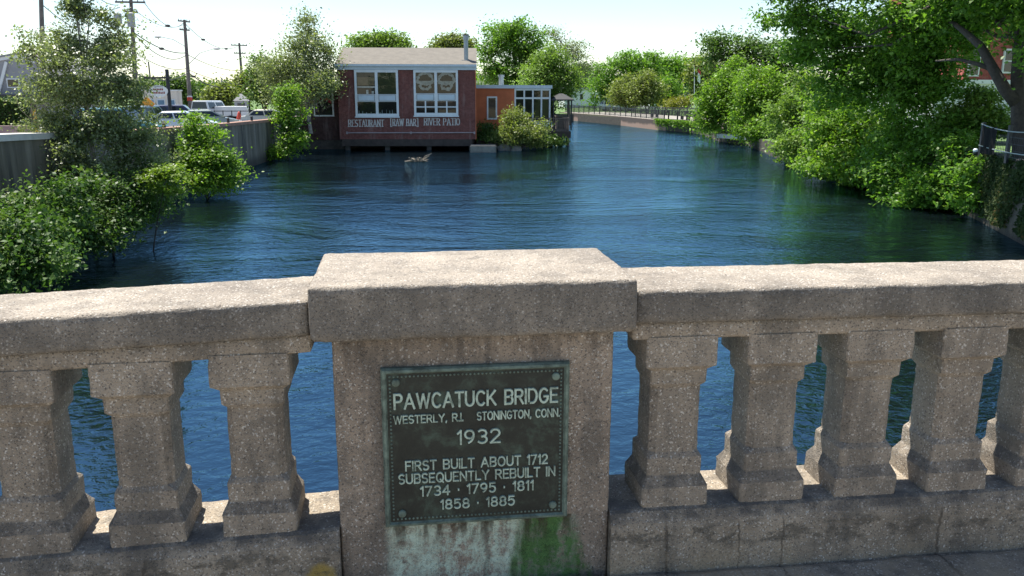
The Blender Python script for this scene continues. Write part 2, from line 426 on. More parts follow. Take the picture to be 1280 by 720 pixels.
def railing(side, label):
    global bal_src
    xs = side * .43; s = .037 if side < 0 else -.005       # the crown of the bridge is at the post
    slope = s * 1.0
    t = thing('stone_balustrade', label, 'balustrade', (0, 0, 0), 0, 'balustrade runs of the bridge parapet')
    X0, X1 = (-3.55, -.489) if side < 0 else (.489, 3.75)
    rough_box('coping', M_CAP, t, X0, X1, -.025, .33, .900, 1.007, r=.010, step=.02, amp=.0022, slope=slope, xs=xs, seed=side * 5)
    rough_box('under_moulding', M_BAL, t, X0, X1 - (0 if side > 0 else 0.0), .0, .30, .842, .8995, r=.006, step=.03, amp=.0014, slope=slope, xs=xs, seed=side * 7)
    prof = [(.262, -.3), (.262, .262), (.252, .270), (.0, .268), (-.012, .262), (-.028, .230), (-.033, .205), (-.036, -.3)]
    rough_profile('plinth', M_PLINTH, t, prof, X0 if side < 0 else .432, -.432 if side < 0 else X1, slope, xs, seed=side * 2)
    rough_profile('kerb_ledge', M_PLINTH, t, [(-.037, -.3), (-.037, .048), (-.06, .055), (-.20, .05), (-.23, .03), (-.235, -.3)], X0 if side < 0 else -.43, -.432 if side < 0 else X1, slope, xs, amp=.003, seed=side * 4)
    xs_b = [.6525 + .334 * i for i in range(10)]
    if side < 0: xs_b = [-.6725 - .334 * i for i in range(9)]
    for x in xs_b:
        if bal_src is None:
            o = baluster_mesh().build('baluster', M_BAL, t); bal_src = o
        else:
            o = bal_src.copy(); C.objects.link(o); o.parent = t; o.name = 'baluster'
        o.location = (x, BAL_Y, .262 + slope * (x - xs))
        o.rotation_euler = (0, 0, math.pi / 2 * (len(C.objects) % 4))
railing(-1, 'concrete balustrade running down from the plaque post over the dark tree-lined water')
railing(1, 'concrete balustrade leading from the plaque post towards the ivy-covered river wall')

# ------------------------------------------------------------------ bronze plaque
def bronze(name, a, b, c, rough=.55, sc=14):
    t = NT(name); v = t.coords('pos'); n = t.noise(v, sc, 7, .7, .3)
    t.color(t.ramp(n, [(.36, a), (.52, b), (.70, c)])); t.bump(t.noise(v, 160, 3, .6), .0012)
    return t.set(rough, .35, .5)
M_BRZ = bronze('dark_bronze', (.014, .016, .013), (.024, .028, .022), (.062, .095, .072), .6, 11)
M_PAT = bronze('patina_bronze', (.075, .095, .075), (.14, .185, .15), (.21, .28, .23), .75, 30)
M_LET = bronze('letter_bronze', (.15, .19, .155), (.37, .46, .39), (.47, .57, .49), .65, 30)
PX0, PX1, PZ0, PZ1 = -.289, .289, .264, .786
PWD, PHT = PX1 - PX0, PZ1 - PZ0
plq = thing('bronze_plaque', 'dark bronze memorial plaque with pale green raised lettering, bolted to the post', 'plaque', (0, -.001, .525))
def P_(u, v, y): return (PX0 + u * PWD, y, PZ1 - v * PHT)
m = MB(); m.box(PX0 + .012, PX1 - .012, -.016, -.002, PZ0 + .012, PZ1 - .012); m.build('back_plate', M_BRZ, plq, local=False, bevel=.001)
# raised rim with a sloped outer edge
def rim(mb, o0, o1, y0, y1):
    a = [(PX0 + o0, PZ0 + o0), (PX1 - o0, PZ0 + o0), (PX1 - o0, PZ1 - o0), (PX0 + o0, PZ1 - o0)]
    b = [(PX0 + o1, PZ0 + o1), (PX1 - o1, PZ0 + o1), (PX1 - o1, PZ1 - o1), (PX0 + o1, PZ1 - o1)]
    n = len(mb.v); mb.v += [(x, y0, z) for x, z in a] + [(x, y1, z) for x, z in b]
    mb.f += [(n + i, n + (i + 1) % 4, n + 4 + (i + 1) % 4, n + 4 + i) for i in range(4)]
m = MB(); rim(m, 0, 0, -.001, -.014); rim(m, 0, .005, -.014, -.022); rim(m, .005, .012, -.022, -.024); rim(m, .012, .017, -.024, -.0165); rim(m, .017, .019, -.0165, -.010)
rim_o = m.build('rim', M_PAT, plq, local=False)
m = MB()
n_x, n_z = 44, 40
for i in range(n_x):
    for vz in (PZ0 + .0265, PZ1 - .0265):
        x = PX0 + .0265 + (PWD - .053) * i / (n_x - 1); m.ball((x, -.0165, vz), .0036, 6, 4)
for i in range(1, n_z - 1):
    for vx in (PX0 + .0265, PX1 - .0265):
        z = PZ0 + .0265 + (PHT - .053) * i / (n_z - 1); m.ball((vx, -.0165, z), .0036, 6, 4)
m.build('beaded_border', M_PAT, plq, local=False)
for u, v in ((.078, .085), (.925, .085), (.917, .912), (.092, .912)):
    c = P_(u, v, -.016); b = MB()
    b.loft([[(c[0] + r_ * math.cos(a), y, c[2] + r_ * math.sin(a)) for a in np.linspace(0, 2 * math.pi, 17)[:-1]] for r_, y in ((.0125, -.016), (.0125, -.021), (.010, -.0245), (.005, -.026))])
    b.build('bolt', M_PAT, plq, local=False)

# single-stroke lettering: each glyph is a list of polylines on a 0..1 by 0..1 cell
def arc(cx, cz, rx, rz, a0, a1, n=9): return [(cx + rx * math.cos(R(a0 + (a1 - a0) * i / n)), cz + rz * math.sin(R(a0 + (a1 - a0) * i / n))) for i in range(n + 1)]
G = {
 'A': (.78, [[(0, 0), (.39, 1), (.78, 0)], [(.13, .33), (.65, .33)]]), 'B': (.62, [[(0, 0), (0, 1), (.36, 1)] + arc(.36, .76, .24, .24, 90, -90) + [(0, .52)], [(.36, .52)] + arc(.36, .26, .26, .26, 90, -90) + [(0, 0)]]),
 'C': (.68, [arc(.37, .5, .37, .5, 48, 312, 14)]), 'D': (.68, [[(0, 0), (0, 1), (.3, 1)] + arc(.3, .5, .38, .5, 90, -90, 12) + [(0, 0)]]),
 'E': (.54, [[(.54, 1), (0, 1), (0, 0), (.54, 0)], [(0, .52), (.46, .52)]]), 'F': (.52, [[(.52, 1), (0, 1), (0, 0)], [(0, .52), (.44, .52)]]),
 'G': (.72, [arc(.37, .5, .37, .5, 50, 330, 14) + [(.70, .44), (.42, .44)]]), 'I': (.0, [[(0, 0), (0, 1)]]), 'K': (.66, [[(0, 0), (0, 1)], [(.62, 1), (0, .36)], [(.2, .56), (.66, 0)]]),
 'L': (.5, [[(0, 1), (0, 0), (.5, 0)]]), 'N': (.68, [[(0, 0), (0, 1), (.68, 0), (.68, 1)]]), 'O': (.76, [arc(.38, .5, .38, .5, 0, 360, 18)]), 'P': (.6, [[(0, 0), (0, 1), (.34, 1)] + arc(.34, .74, .26, .26, 90, -90) + [(0, .48)]]),
 'Q': (.76, [arc(.38, .5, .38, .5, 0, 360, 18), [(.44, .26), (.74, -.06)]]), 'R': (.64, [[(0, 0), (0, 1), (.34, 1)] + arc(.34, .75, .26, .25, 90, -90) + [(0, .5)], [(.3, .5), (.64, 0)]]),
 'S': (.58, [arc(.29, .75, .28, .25, 40, 270, 10) + arc(.29, .25, .29, .25, 90, -140, 10)]), 'T': (.6, [[(0, 1), (.6, 1)], [(.3, 1), (.3, 0)]]), 'U': (.66, [[(0, 1), (0, .33)] + arc(.33, .33, .33, .33, 180, 360, 10) + [(.66, 1)]]),
 'V': (.74, [[(0, 1), (.37, 0), (.74, 1)]]), 'W': (1.04, [[(0, 1), (.26, 0), (.52, .95), (.78, 0), (1.04, 1)]]), 'Y': (.7, [[(0, 1), (.35, .48), (.7, 1)], [(.35, .48), (.35, 0)]]),
 '1': (.18, [[(0, .8), (.18, 1), (.18, 0)]]), '2': (.56, [arc(.28, .72, .27, .28, 160, -30, 9) + [(0, 0), (.56, 0)]]), '3': (.56, [arc(.27, .75, .26, .25, 140, -90, 9) + arc(.27, .26, .29, .26, 90, -140, 9)]),
 '4': (.6, [[(.44, 0), (.44, 1), (0, .3), (.6, .3)]]), '5': (.56, [[(.5, 1), (.08, 1), (.04, .56)] + arc(.26, .33, .29, .33, 110, -140, 10)]), '7': (.54, [[(0, 1), (.54, 1), (.16, 0)]]),
 '8': (.56, [arc(.28, .76, .24, .24, 0, 360, 12), arc(.28, .26, .28, .26, 0, 360, 12)]), '9': (.56, [arc(.28, .70, .27, .30, 0, 360, 12), arc(.0, .62, .55, .62, 8, -62, 6)]),
 '.': (.0, [[(0, .0), (0, .05)]]), ',': (.06, [[(.06, .06), (0, -.14)]]), '-': (.0, [[(0, .42), (0, .50)]]), ' ': (.34, []),
 '[': (.34, [[(.34, 1.12), (0, 1.12), (0, -.12), (.34, -.12)]]), ']': (.34, [[(0, 1.12), (.34, 1.12), (.34, -.12), (0, -.12)]]),
}
def stroke_text(mb, text, place, width, height, w, depth, gap=.26, serif=0.0):
    """place(s, t, n) -> world point for s along the line, t up, n out of the surface"""
    pen = 0; glyphs = []
    for ch in text:
        gw, ls = G[ch]; glyphs.append((pen, gw, ls)); pen += gw + gap
    total = pen - gap; sx = width / total
    def seg(p, q, w_, e=0.0, k=0):
        d = (q[0] - p[0], q[1] - p[1]); L = math.hypot(*d)
        if L < 1e-9: return
        d = (d[0] / L, d[1] / L); nn = (-d[1] * w_ / 2, d[0] * w_ / 2); a = (p[0] - d[0] * e, p[1] - d[1] * e); b = (q[0] + d[0] * e, q[1] + d[1] * e)
        dp = depth + .00013 * (k % 5)
        c = [(a[0] - nn[0], a[1] - nn[1]), (b[0] - nn[0], b[1] - nn[1]), (b[0] + nn[0], b[1] + nn[1]), (a[0] + nn[0], a[1] + nn[1])]
        f_ = .72
        ci = [((x - (a[0] + b[0]) / 2) * 1 + (a[0] + b[0]) / 2, y) for x, y in c]
        nn2 = (nn[0] * f_, nn[1] * f_)
        ci = [(a[0] - nn2[0], a[1] - nn2[1]), (b[0] - nn2[0], b[1] - nn2[1]), (b[0] + nn2[0], b[1] + nn2[1]), (a[0] + nn2[0], a[1] + nn2[1])]
        mb.add([place(x, y, 0) for x, y in c] + [place(x, y, dp) for x, y in ci], [(3, 2, 1, 0), (4, 5, 6, 7), (0, 1, 5, 4), (1, 2, 6, 5), (2, 3, 7, 6), (3, 0, 4, 7)])
    k = 0
    for pen, gw, ls in glyphs:
        for pl in ls:
            pts = [((pen + x) * sx, y * height) for x, y in pl]
            for p, q in zip(pts, pts[1:]):
                ww = w
                if serif: ww = w * (1.25 if abs(q[0] - p[0]) < abs(q[1] - p[1]) else .7)
                seg(p, q, ww, w * .42, k); k += 1
            if serif:
                for p in (pts[0], pts[-1]):
                    if min(abs(p[1]), abs(p[1] - height)) < 1e-6: seg((p[0] - serif, p[1]), (p[0] + serif, p[1]), w * .75, 0, k); k += 1
lines = [("PAWCATUCK BRIDGE", .068, .932, .158, .243, .0085), ("WESTERLY, R.I.", .062, .425, .290, .335, .0050), ("STONINGTON, CONN.", .503, .945, .288, .335, .0050), ("1932", .398, .622, .40, .482, .0074),
         ("FIRST BUILT ABOUT 1712", .118, .882, .578, .634, .0060), ("SUBSEQUENTLY REBUILT IN", .080, .925, .660, .716, .0060),
         ("1734 - 1795 - 1811", .195, .805, .744, .802, .0060), ("1858 - 1885", .302, .702, .838, .895, .0060)]
for tx, u0, u1, v0, v1, w in lines:
    m = MB(); x0 = PX0 + u0 * PWD; z0 = PZ1 - v1 * PHT
    stroke_text(m, tx, lambda s, t, n: (x0 + s, -.0155 - n, z0 + t), (u1 - u0) * PWD, (v1 - v0) * PHT, w * .94, .006)
    m.build('lettering', M_LET, plq, local=False)

# ================================================================== WATER
def water_mat():
    t = NT('river_water'); v = t.coords('pos')
    a = t.noise(t.mapping(v, (1.0, 1.25, 1)), 5.2, 3, .55, .4)
    b = t.noise(t.mapping(v, (.9, 1.3, 1)), 1.7, 2, .5, .5)
    c = t.noise(t.mapping(v, (.8, 1.4, 1)), .5, 2, .5, .5)
    wind = t.mrange(t.noise(t.mapping(v, (.6, 1.0, 1)), .13, 4, .6, .8), .36, .62, .45, 1.35)
    h = t.math('MULTIPLY', t.math('ADD', t.math('ADD', t.math('MULTIPLY', a, .033), t.math('MULTIPLY', b, .038)), t.math('MULTIPLY', c, .042)), wind)
    bp = t.n('ShaderNodeBump'); bp.inputs['Distance'].default_value = 1.0; t.l(h, bp.inputs['Height'])
    # clear dark river water: blue-tinted mirror over a nearly black body
    df = t.n('ShaderNodeBsdfDiffuse'); df.inputs[0].default_value = (.0035, .0060, .0075, 1)
    gl = t.n('ShaderNodeBsdfGlossy'); gl.inputs[0].default_value = (.45, .79, 1.0, 1); gl.inputs['Roughness'].default_value = .02
    fr = t.n('ShaderNodeFresnel'); fr.inputs[0].default_value = 2.1
    for nd in (df, gl, fr): t.l(bp.outputs[0], nd.inputs['Normal'])
    mx = t.n('ShaderNodeMixShader'); t.l(fr.outputs[0], mx.inputs[0]); t.l(df.outputs[0], mx.inputs[1]); t.l(gl.outputs[0], mx.inputs[2]); t.l(mx.outputs[0], t.o.inputs[0])
    return t.m
M_WATER = water_mat()
me = np_mesh('river', [(-60, -12, WATER_Z), (60, -12, WATER_Z), (60, 260, WATER_Z), (-60, 260, WATER_Z)], [(0, 1, 2, 3)])
tag(link_mesh('river_water', me, M_WATER), kind='structure')

# ================================================================== LAND
# waterline of the far/right shore from the photograph's perspective, left shore as straight quay
RB = [(17.6, -30), (17.6, 10)] + [tuple(onz(x, y, WATER_Z)[:2]) for x, y in ((1280, 307), (1202, 265), (1122, 240), (1033, 222), (984, 204), (935, 182), (900, 177), (875, 167.5), (822, 162.5), (782, 157.5), (717.5, 151))] + [(10, 142), (-20, 158), (-70, 165)]
RZ = [-.2, -.35, -.45, -.6, -.9, -1.3, -1.6, -1.95, -1.95, -1.62, -1.68, -1.7, -1.7, -1.7, -1.7, -1.7]
LB = [(-9.65, -30), (-9.65, 8), (-9.62, 20), (-9.55, 28), (-9.5, 36), (-9.2, 45), (-8.3, 56), (-7.7, 64), (5.0, 66.5), (9.5, 68.5), (12.5, 74), (12, 90), (4, 108), (-25, 122), (-70, 126)]
def lotz(y): return max(-1.7, -.63 - .009 * y) if y > 0 else -.63 * 1.0
LZ = [lotz(y) for _, y in LB]
M_SOIL = paint('bank_soil', (.06, .046, .032), .95, .45, 2.5, bump=.05, kind='pos')
M_ASPH = paint('asphalt_lot', (.20, .195, .19), .9, .2, .8, bump=.01, kind='pos')
M_LAWN = paint('lawn_grass', (.085, .15, .035), .95, .3, 1.2, bump=.03, kind='pos')
def land(name, mat, line, zs, far):
    m = MB(); n = len(line); vs = []
    for (x, y), z, (fx, fy) in zip(line, zs, far):
        vs += [(x, y, WATER_Z - .6), (x, y, z), (fx, fy, z)]
    fs = []
    for i in range(n - 1):
        a, b = 3 * i, 3 * i + 3; fs += [(a + 1, b + 1, b + 2, a + 2)]
    k = MB(); k.add(vs, [(3 * i, 3 * i + 3, 3 * i + 4, 3 * i + 1) for i in range(n - 1)]); tag(k.build('river_bank', M_SOIL), kind='structure')
    m.add(vs, fs); return tag(m.build(name, mat), kind='structure')
land('parking_lot', M_ASPH, LB, LZ, [(-400, y if y < 100 else y + 20) for _, y in LB[:-1]] + [(-400, 300)])
land('riverside_lawn', M_LAWN, RB, RZ, [(400, y) for _, y in RB[:-5]] + [(400, 160), (400, 400), (300, 1500), (0, 1500), (-300, 1500)])
m = MB(); m.add([(-70, 126, -1.72), (-70, 165, -1.72), (-300, 1500, -1.72), (-1500, 1500, -1.72), (-1500, 100, -1.72), (-400, 126, -1.72)], [(0, 1, 2, 3, 4, 5)]); tag(m.build('far_ground', M_LAWN), kind='structure')

# ================================================================== VEGETATION
def leaf_cloud(P, N, size, aspect, rng, fold=.18):
    n = len(P); N = N / np.linalg.norm(N, axis=1, keepdims=True)
    t = rng.normal(size=(n, 3)); t -= (t * N).sum(1, keepdims=True) * N; t /= np.linalg.norm(t, axis=1, keepdims=True)
    b = np.cross(N, t); s = size[:, None]
    V = np.empty((n, 4, 3)); V[:, 0] = P - t * s; V[:, 1] = P + b * s * aspect + N * s * fold - t * s * .15; V[:, 2] = P + t * s; V[:, 3] = P - b * s * aspect + N * s * fold - t * s * .15
    Q = np.arange(4 * n).reshape(n, 4)
    return V.reshape(-1, 3), Q

def Lb(px, py, rx, rz, D, ry=None):
    k = m_per_px(D); return (at(px, py, D), np.array([rx * k, (ry if ry is not None else rx * k), rz * k]))

M_BARK = paint('grey_bark', (.13, .10, .075), .95, .4, 9, bump=.02)
M_BARKD = paint('dark_bark', (.060, .048, .038), .95, .4, 9, bump=.02)
M_BARKB = paint('birch_bark', (.34, .30, .25), .9, .5, 7, bump=.01)

DENS = 1.15; NL = 1.9
def tree(name, label, cat, base, lobes, leaf, nclump=220, nleaf=26, sig=.25, ls=.09, tr=.18, bark=None, seed=1, group=None, aspect=.55, up=1.0, gap=.12, shell=.5, flat=.5, rough=.55, limb_z=None, trunk_name='trunk', limbs=True, twigs=8, hang=0.0, skirt=None, path=None, top_only=None):
    rng = rng_of(seed); base = np.array([float(b) for b in base]); nclump = int(nclump * DENS); nleaf = int(nleaf * NL); ls = ls * 1.22; sig = sig * 1.3
    th = thing(name, label, cat, base, 0, group); bark = bark or M_BARK
    vol = np.array([r[0] * r[2] + .3 * r[0] * r[1] for _, r in lobes]); prob = vol / vol.sum()
    which = rng.choice(len(lobes), nclump, p=prob)
    d = rng.normal(size=(nclump, 3)); d /= np.linalg.norm(d, axis=1, keepdims=True)
    c = np.array([lobes[i][0] for i in which]); rr = np.array([lobes[i][1] for i in which])
    ph = rng.uniform(0, 6.28, (len(lobes), 6))[which]
    bumpy = (np.sin(d[:, 0] * 3.1 + ph[:, 0]) * np.sin(d[:, 2] * 3.7 + ph[:, 1]) + .6 * np.sin(d[:, 0] * 7 + ph[:, 2]) * np.sin(d[:, 2] * 6 + ph[:, 3]) + .4 * np.sin(d[:, 1] * 8 + ph[:, 4]))
    rad = rng.uniform(0, 1, nclump) ** shell * (1 + rough * .55 * bumpy)
    cp = c + d * rr * rad[:, None]
    if gap > 0:
        s_ = 2.2 / max(.5, rr.mean()); q = cp * s_ * 2.1
        f_ = np.sin(q[:, 0] + 1.3 * np.sin(q[:, 2] + seed)) + np.sin(q[:, 1] * 1.2 + 1.1 * np.sin(q[:, 0])) + np.sin(q[:, 2] * 1.3 + seed)
        keep = f_ > np.quantile(f_, gap); cp, d, rr = cp[keep], d[keep], rr[keep]
    nk = len(cp)
    csz = rng.uniform(.6, 1.5, nk)
    P = np.repeat(cp, nleaf, 0) + rng.normal(size=(nk * nleaf, 3)) * np.repeat(csz, nleaf)[:, None] * np.array([sig, sig, sig * flat])
    if hang: P[:, 2] -= rng.exponential(hang, len(P))
    N = rng.normal(size=(len(P), 3)) * .8 + np.array([0, 0, up]) + np.repeat(d, nleaf, 0) * .35
    if skirt is not None: N = N[P[:, 2] > skirt]; P = P[P[:, 2] > skirt]
    V, Q = leaf_cloud(P, N, rng.uniform(.45, 1.4, len(P)) * ls, aspect, rng)
    link_mesh('crown' if trunk_name == 'trunk' else 'foliage', np_mesh('leaves', V - base, Q), leaf, th)
    if limbs:
        m = MB(); cen = np.array([l[0] for l in lobes]); top = cen[np.argmax(cen[:, 2])]; mid = cen.mean(0)
        tp = [base + np.array([0, 0, -.3]), base + np.array([0, 0, .0]), base * .6 + mid * .4 + np.array([rng.normal() * .1, 0, 0]), mid, mid * .45 + top * .55]
        if path is not None: tp = [base - np.array([0, 0, .3])] + [np.array(q) for q in path]
        # smooth the trunk
        tt = []
        for i in range(len(tp) - 1):
            for k in range(4): tt.append(tp[i] + (tp[i + 1] - tp[i]) * k / 4)
        tt.append(tp[-1]); tt = np.array(tt); tt[1:-1] = .5 * tt[1:-1] + .25 * (tt[:-2] + tt[2:])
        rads = np.linspace(1.15, .28, len(tt)) * tr; m.tube(tt, list(rads), 9)
        for i, (lc, lr) in enumerate(lobes):
            if limb_z is not None and lc[2] < limb_z: continue
            j = int(np.clip(np.argmin(np.linalg.norm(tt - lc, axis=1)) - 4, 4, len(tt) - 2)); j = max(j, top_only) if top_only else j; j = min(j, len(tt) - 1); s0 = tt[j]
            h = (s0 + lc) / 2 + np.array([0, 0, -.08 * np.linalg.norm(lc - s0)]) + rng.normal(size=3) * .06 * np.linalg.norm(lc - s0)
            r0 = rads[j] * .6; m.tube([s0, (s0 + h) / 2 + rng.normal(size=3) * .03, h, (h + lc) / 2 + rng.normal(size=3) * .04, lc], [r0, r0 * .85, r0 * .7, r0 * .5, r0 * .3], 6)
            near = cp[np.argsort(np.linalg.norm((cp - lc) / lr, axis=1))]
            for k in range(min(twigs, len(near))):
                q = near[int(len(near) * rng.uniform(.05, .75) * min(1, 1.2 * vol[i] / vol.sum() + .1))]
                mm_ = (lc + q) / 2 + rng.normal(size=3) * .1 * np.linalg.norm(q - lc)
                m.tube([lc, mm_, q], [r0 * .32, r0 * .2, r0 * .08], 4)
        m.build(trunk_name, bark, th, local=False, smooth=True)
    return th

LF_BIRCH = leaf_mat('birch_leaf', (.19, .235, .10), (.31, .35, .19), .45, .40, (.26, .27, .08), spec=.5)
LF_BUSH = leaf_mat('bank_bush_leaf', (.062, .130, .028), (.125, .205, .052), .42, .5, (.19, .24, .055), spec=.3)
LF_LIME = leaf_mat('lime_leaf', (.16, .25, .03), (.24, .34, .05), .5, .45)
LF_MAPLE = leaf_mat('maple_leaf', (0.118, 0.240, 0.031), (0.198, 0.348, 0.055), .5, .45, (.22, .30, .045), spec=.3)
LF_DARK = leaf_mat('dark_leaf', (0.079, 0.149, 0.031), (0.127, 0.209, 0.046), .42, .45, spec=.3)
LF_LIGHT = leaf_mat('light_leaf', (0.156, 0.252, 0.050), (0.228, 0.336, 0.072), .5, .45, spec=.3)
LF_PALE = leaf_mat('pale_leaf', (.20, .245, .12), (.28, .31, .17), .42, .5, spec=.3)
LF_OLIVE = leaf_mat('olive_leaf', (.17, .215, .06), (.25, .29, .095), .48, .48, spec=.3)
LF_VINE = leaf_mat('vine_leaf', (0.138, 0.259, 0.030), (0.218, 0.345, 0.051), .52, .45, (.30, .35, .06), spec=.3)
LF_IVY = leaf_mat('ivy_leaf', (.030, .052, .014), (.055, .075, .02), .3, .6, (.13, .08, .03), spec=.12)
LF_YEL = leaf_mat('yellow_leaf', (.19, .20, .03), (.26, .26, .045), .45, .45)
LF_HEDGE = leaf_mat('hedge_leaf', (.040, .095, .014), (.06, .13, .02), .35, .45)

def gz(px, py, D, z):  # ground point below a pixel at a depth
    p = at(px, py, D); return (p[0], p[1], z)

# ---- left bank
D = 23.5
tree('birch_tree', 'tall airy birch with small silvery leaves rising from the bank beside the quay wall', 'tree', gz(118, 290, D, -2.6),
     [Lb(98, 8, 24, 42, D), Lb(76, 62, 44, 42, D), Lb(128, 58, 42, 42, D), Lb(62, 112, 36, 40, D), Lb(105, 115, 60, 46, D), Lb(152, 105, 44, 46, D), Lb(85, 165, 58, 40, D, 1.1), Lb(140, 165, 66, 44, D, 1.2),
      Lb(172, 190, 48, 38, D, 1.0), Lb(108, 215, 68, 44, D, 1.2), Lb(150, 230, 60, 36, D, 1.2), Lb(36, 62, 16, 26, D), Lb(88, -55, 28, 44, D), Lb(150, 40, 26, 36, D), Lb(40, 150, 22, 30, D)],
     LF_BIRCH, 1500, 24, .11, .034, .075, M_BARKB, 11, aspect=.62, up=.7, gap=.26, shell=.62, rough=.7, twigs=14, flat=.7)
tree('bush', 'wide bush of broad leaves at the waterline left of the birch', 'bush', gz(30, 345, 17.5, -2.75),
     [Lb(15, 300, 50, 42, 17.2, .9), Lb(55, 262, 48, 34, 19.5, 1.0), Lb(55, 295, 46, 34, 18.6, .9), Lb(-45, 302, 55, 38, 17, 1.0), Lb(20, 278, 36, 22, 19), Lb(92, 240, 28, 22, 20.5), Lb(55, 325, 45, 26, 17, .8), Lb(-10, 340, 45, 26, 16.4, .8)],
     LF_BUSH, 520, 26, .115, .046, .045, M_BARKD, 12, aspect=.6, trunk_name='stem', up=.8, shell=.5, gap=.36, rough=.9, flat=.75, skirt=WATER_Z + .03)
tree('bush', 'dark bush leaning over the water below the birch', 'bush', gz(140, 300, 22.5, -2.75),
     [Lb(115, 258, 55, 34, 22.2, 1.0), Lb(165, 252, 48, 30, 22.8, 1.0), Lb(190, 228, 34, 30, 24, .8), Lb(100, 284, 40, 22, 21.2, .8), Lb(140, 272, 34, 16, 22, .7), Lb(122, 300, 40, 14, 21.5, .7), Lb(160, 278, 34, 10, 22.5, .6)],
     LF_BUSH, 520, 26, .15, .040, .04, M_BARKD, 13, aspect=.6, trunk_name='stem', up=1.1, shell=.5, gap=.25, rough=.8, skirt=WATER_Z + .03)
tree('sapling', 'lime green sapling reaching out over the water from the quay wall', 'sapling', gz(186, 262, 23, -2.75),
     [Lb(210, 212, 26, 6, 22.6, .4), Lb(220, 223, 24, 6, 22.4, .4), Lb(208, 236, 22, 9, 22.4, .4), Lb(192, 222, 18, 12, 22.4, .3)],
     LF_LIME, 90, 14, .085, .042, .022, M_BARKD, 14, aspect=.55, trunk_name='stem', up=1.3, flat=.35)
tree('shrub', 'leafy shrub growing against the middle of the quay wall with yellow-green top', 'shrub', gz(258, 235, 34.5, -2.75),
     [Lb(243, 160, 18, 22, 35, .6), Lb(256, 178, 24, 20, 35, .7), Lb(260, 207, 32, 24, 34.5, .8), Lb(284, 202, 20, 14, 35, .7), Lb(240, 195, 24, 34, 34.8, .7), Lb(275, 226, 30, 14, 34.5, .7), Lb(250, 228, 24, 16, 34, .6)],
     LF_VINE, 330, 22, .17, .055, .05, M_BARKD, 15, aspect=.6, trunk_name='stem', up=1.0, skirt=WATER_Z + .03)
tree('shrub', 'upright light green shrub at the far end of the quay wall near the restaurant', 'shrub', gz(360, 195, 54, -2.6),
     [Lb(358, 122, 15, 16, 54.5, .9), Lb(362, 150, 18, 20, 54.2, .9), Lb(366, 176, 18, 14, 54, .9), Lb(345, 190, 13, 10, 53.5, .8)],
     LF_VINE, 190, 20, .22, .075, .06, M_BARKD, 16, aspect=.6, trunk_name='stem', up=1.0)
D = 61
tree('birch_tree', 'loose birch with drooping grey-green foliage beside the restaurant', 'tree', gz(388, 160, D, -1.1),
     [Lb(384, 25, 10, 18, D), Lb(380, 58, 26, 28, D), Lb(408, 62, 11, 22, D), Lb(352, 85, 26, 26, D), Lb(392, 92, 30, 26, D), Lb(338, 95, 14, 24, D + 1), Lb(350, 115, 22, 16, D), Lb(415, 98, 9, 16, D), Lb(403, 98, 20, 14, 59.5), Lb(385, 112, 16, 12, 59.5)],
     LF_BIRCH, 520, 24, .30, .07, .14, M_BARKB, 17, aspect=.6, up=.3, gap=.18, hang=.25, rough=.5)
D = 68
tree('broadleaf_tree', 'dark rounded tree behind the quay wall beside the last utility pole', 'tree', gz(330, 145, D, -1.25),
     [Lb(329, 85, 12, 22, D), Lb(344, 105, 20, 20, D), Lb(326, 116, 10, 14, D)], LF_DARK, 170, 22, .35, .10, .16, M_BARKD, 18, gap=.1)
# ---- trees along the road, far left
for i, (px, py, rx, rz, D, lf, lab) in enumerate([
    (222, 113, 20, 22, 115, LF_DARK, 'round dark tree behind the black sign post'), (248, 118, 16, 16, 122, LF_DARK, 'dark tree just right of the banded utility pole, far beyond the cars'),
    (276, 120, 12, 13, 105, LF_OLIVE, 'small yellowish tree behind the white trailer'), (311, 104, 12, 15, 112, LF_OLIVE, 'yellowish tree behind the grey booth'), (180, 112, 16, 18, 128, LF_DARK, 'dark tree behind the white shop')]):
    tree('broadleaf_tree', lab, 'tree', gz(px, 140, D, -1.6), [Lb(px - rx * .3, py + 3, rx * .75, rz * .8, D), Lb(px + rx * .35, py + 2, rx * .65, rz * .75, D), Lb(px, py - rz * .35, rx * .6, rz * .6, D)], lf, 150, 20, .5, .17, .2, M_BARKD, 30 + i, group='trees along the road beyond the parking lot')
# ---- behind the restaurant
for i, (px, py, rx, rz, D, lf, lab) in enumerate([(474, 54, 40, 19, 92, LF_LIGHT, 'flat-topped tree rising over the left of the restaurant roof'), (567, 56, 28, 12, 98, LF_OLIVE, 'low tree top peeping over the restaurant roof beside the chimney pipe')]):
    tree('broadleaf_tree', lab, 'tree', gz(px, 130, D, -1.6), [Lb(px - rx * .55, py + 4, rx * .5, rz * .65, D), Lb(px + rx * .5, py + 3, rx * .5, rz * .65, D), Lb(px, py - 2, rx * .6, rz * .75, D), Lb(px + 4, py + 22, rx * .6, rz * .9, D)], lf, 260, 22, .42, .14, .25, M_BARKD, 40 + i, gap=.15, rough=.5)
D = 80
tree('maple_tree', 'full green maple standing behind the orange annex', 'tree', gz(648, 150, D, -1.6),
     [Lb(632, 45, 28, 20, D), Lb(610, 68, 16, 16, D), Lb(650, 70, 30, 22, D), Lb(618, 92, 20, 14, D), Lb(668, 50, 18, 16, D), Lb(645, 98, 28, 14, D), Lb(648, 26, 9, 9, D), Lb(672, 85, 18, 20, D)],
     LF_MAPLE, 330, 36, .36, .115, .26, M_BARKD, 50, gap=.3, rough=.6, flat=.55, up=1.1)
D = 72
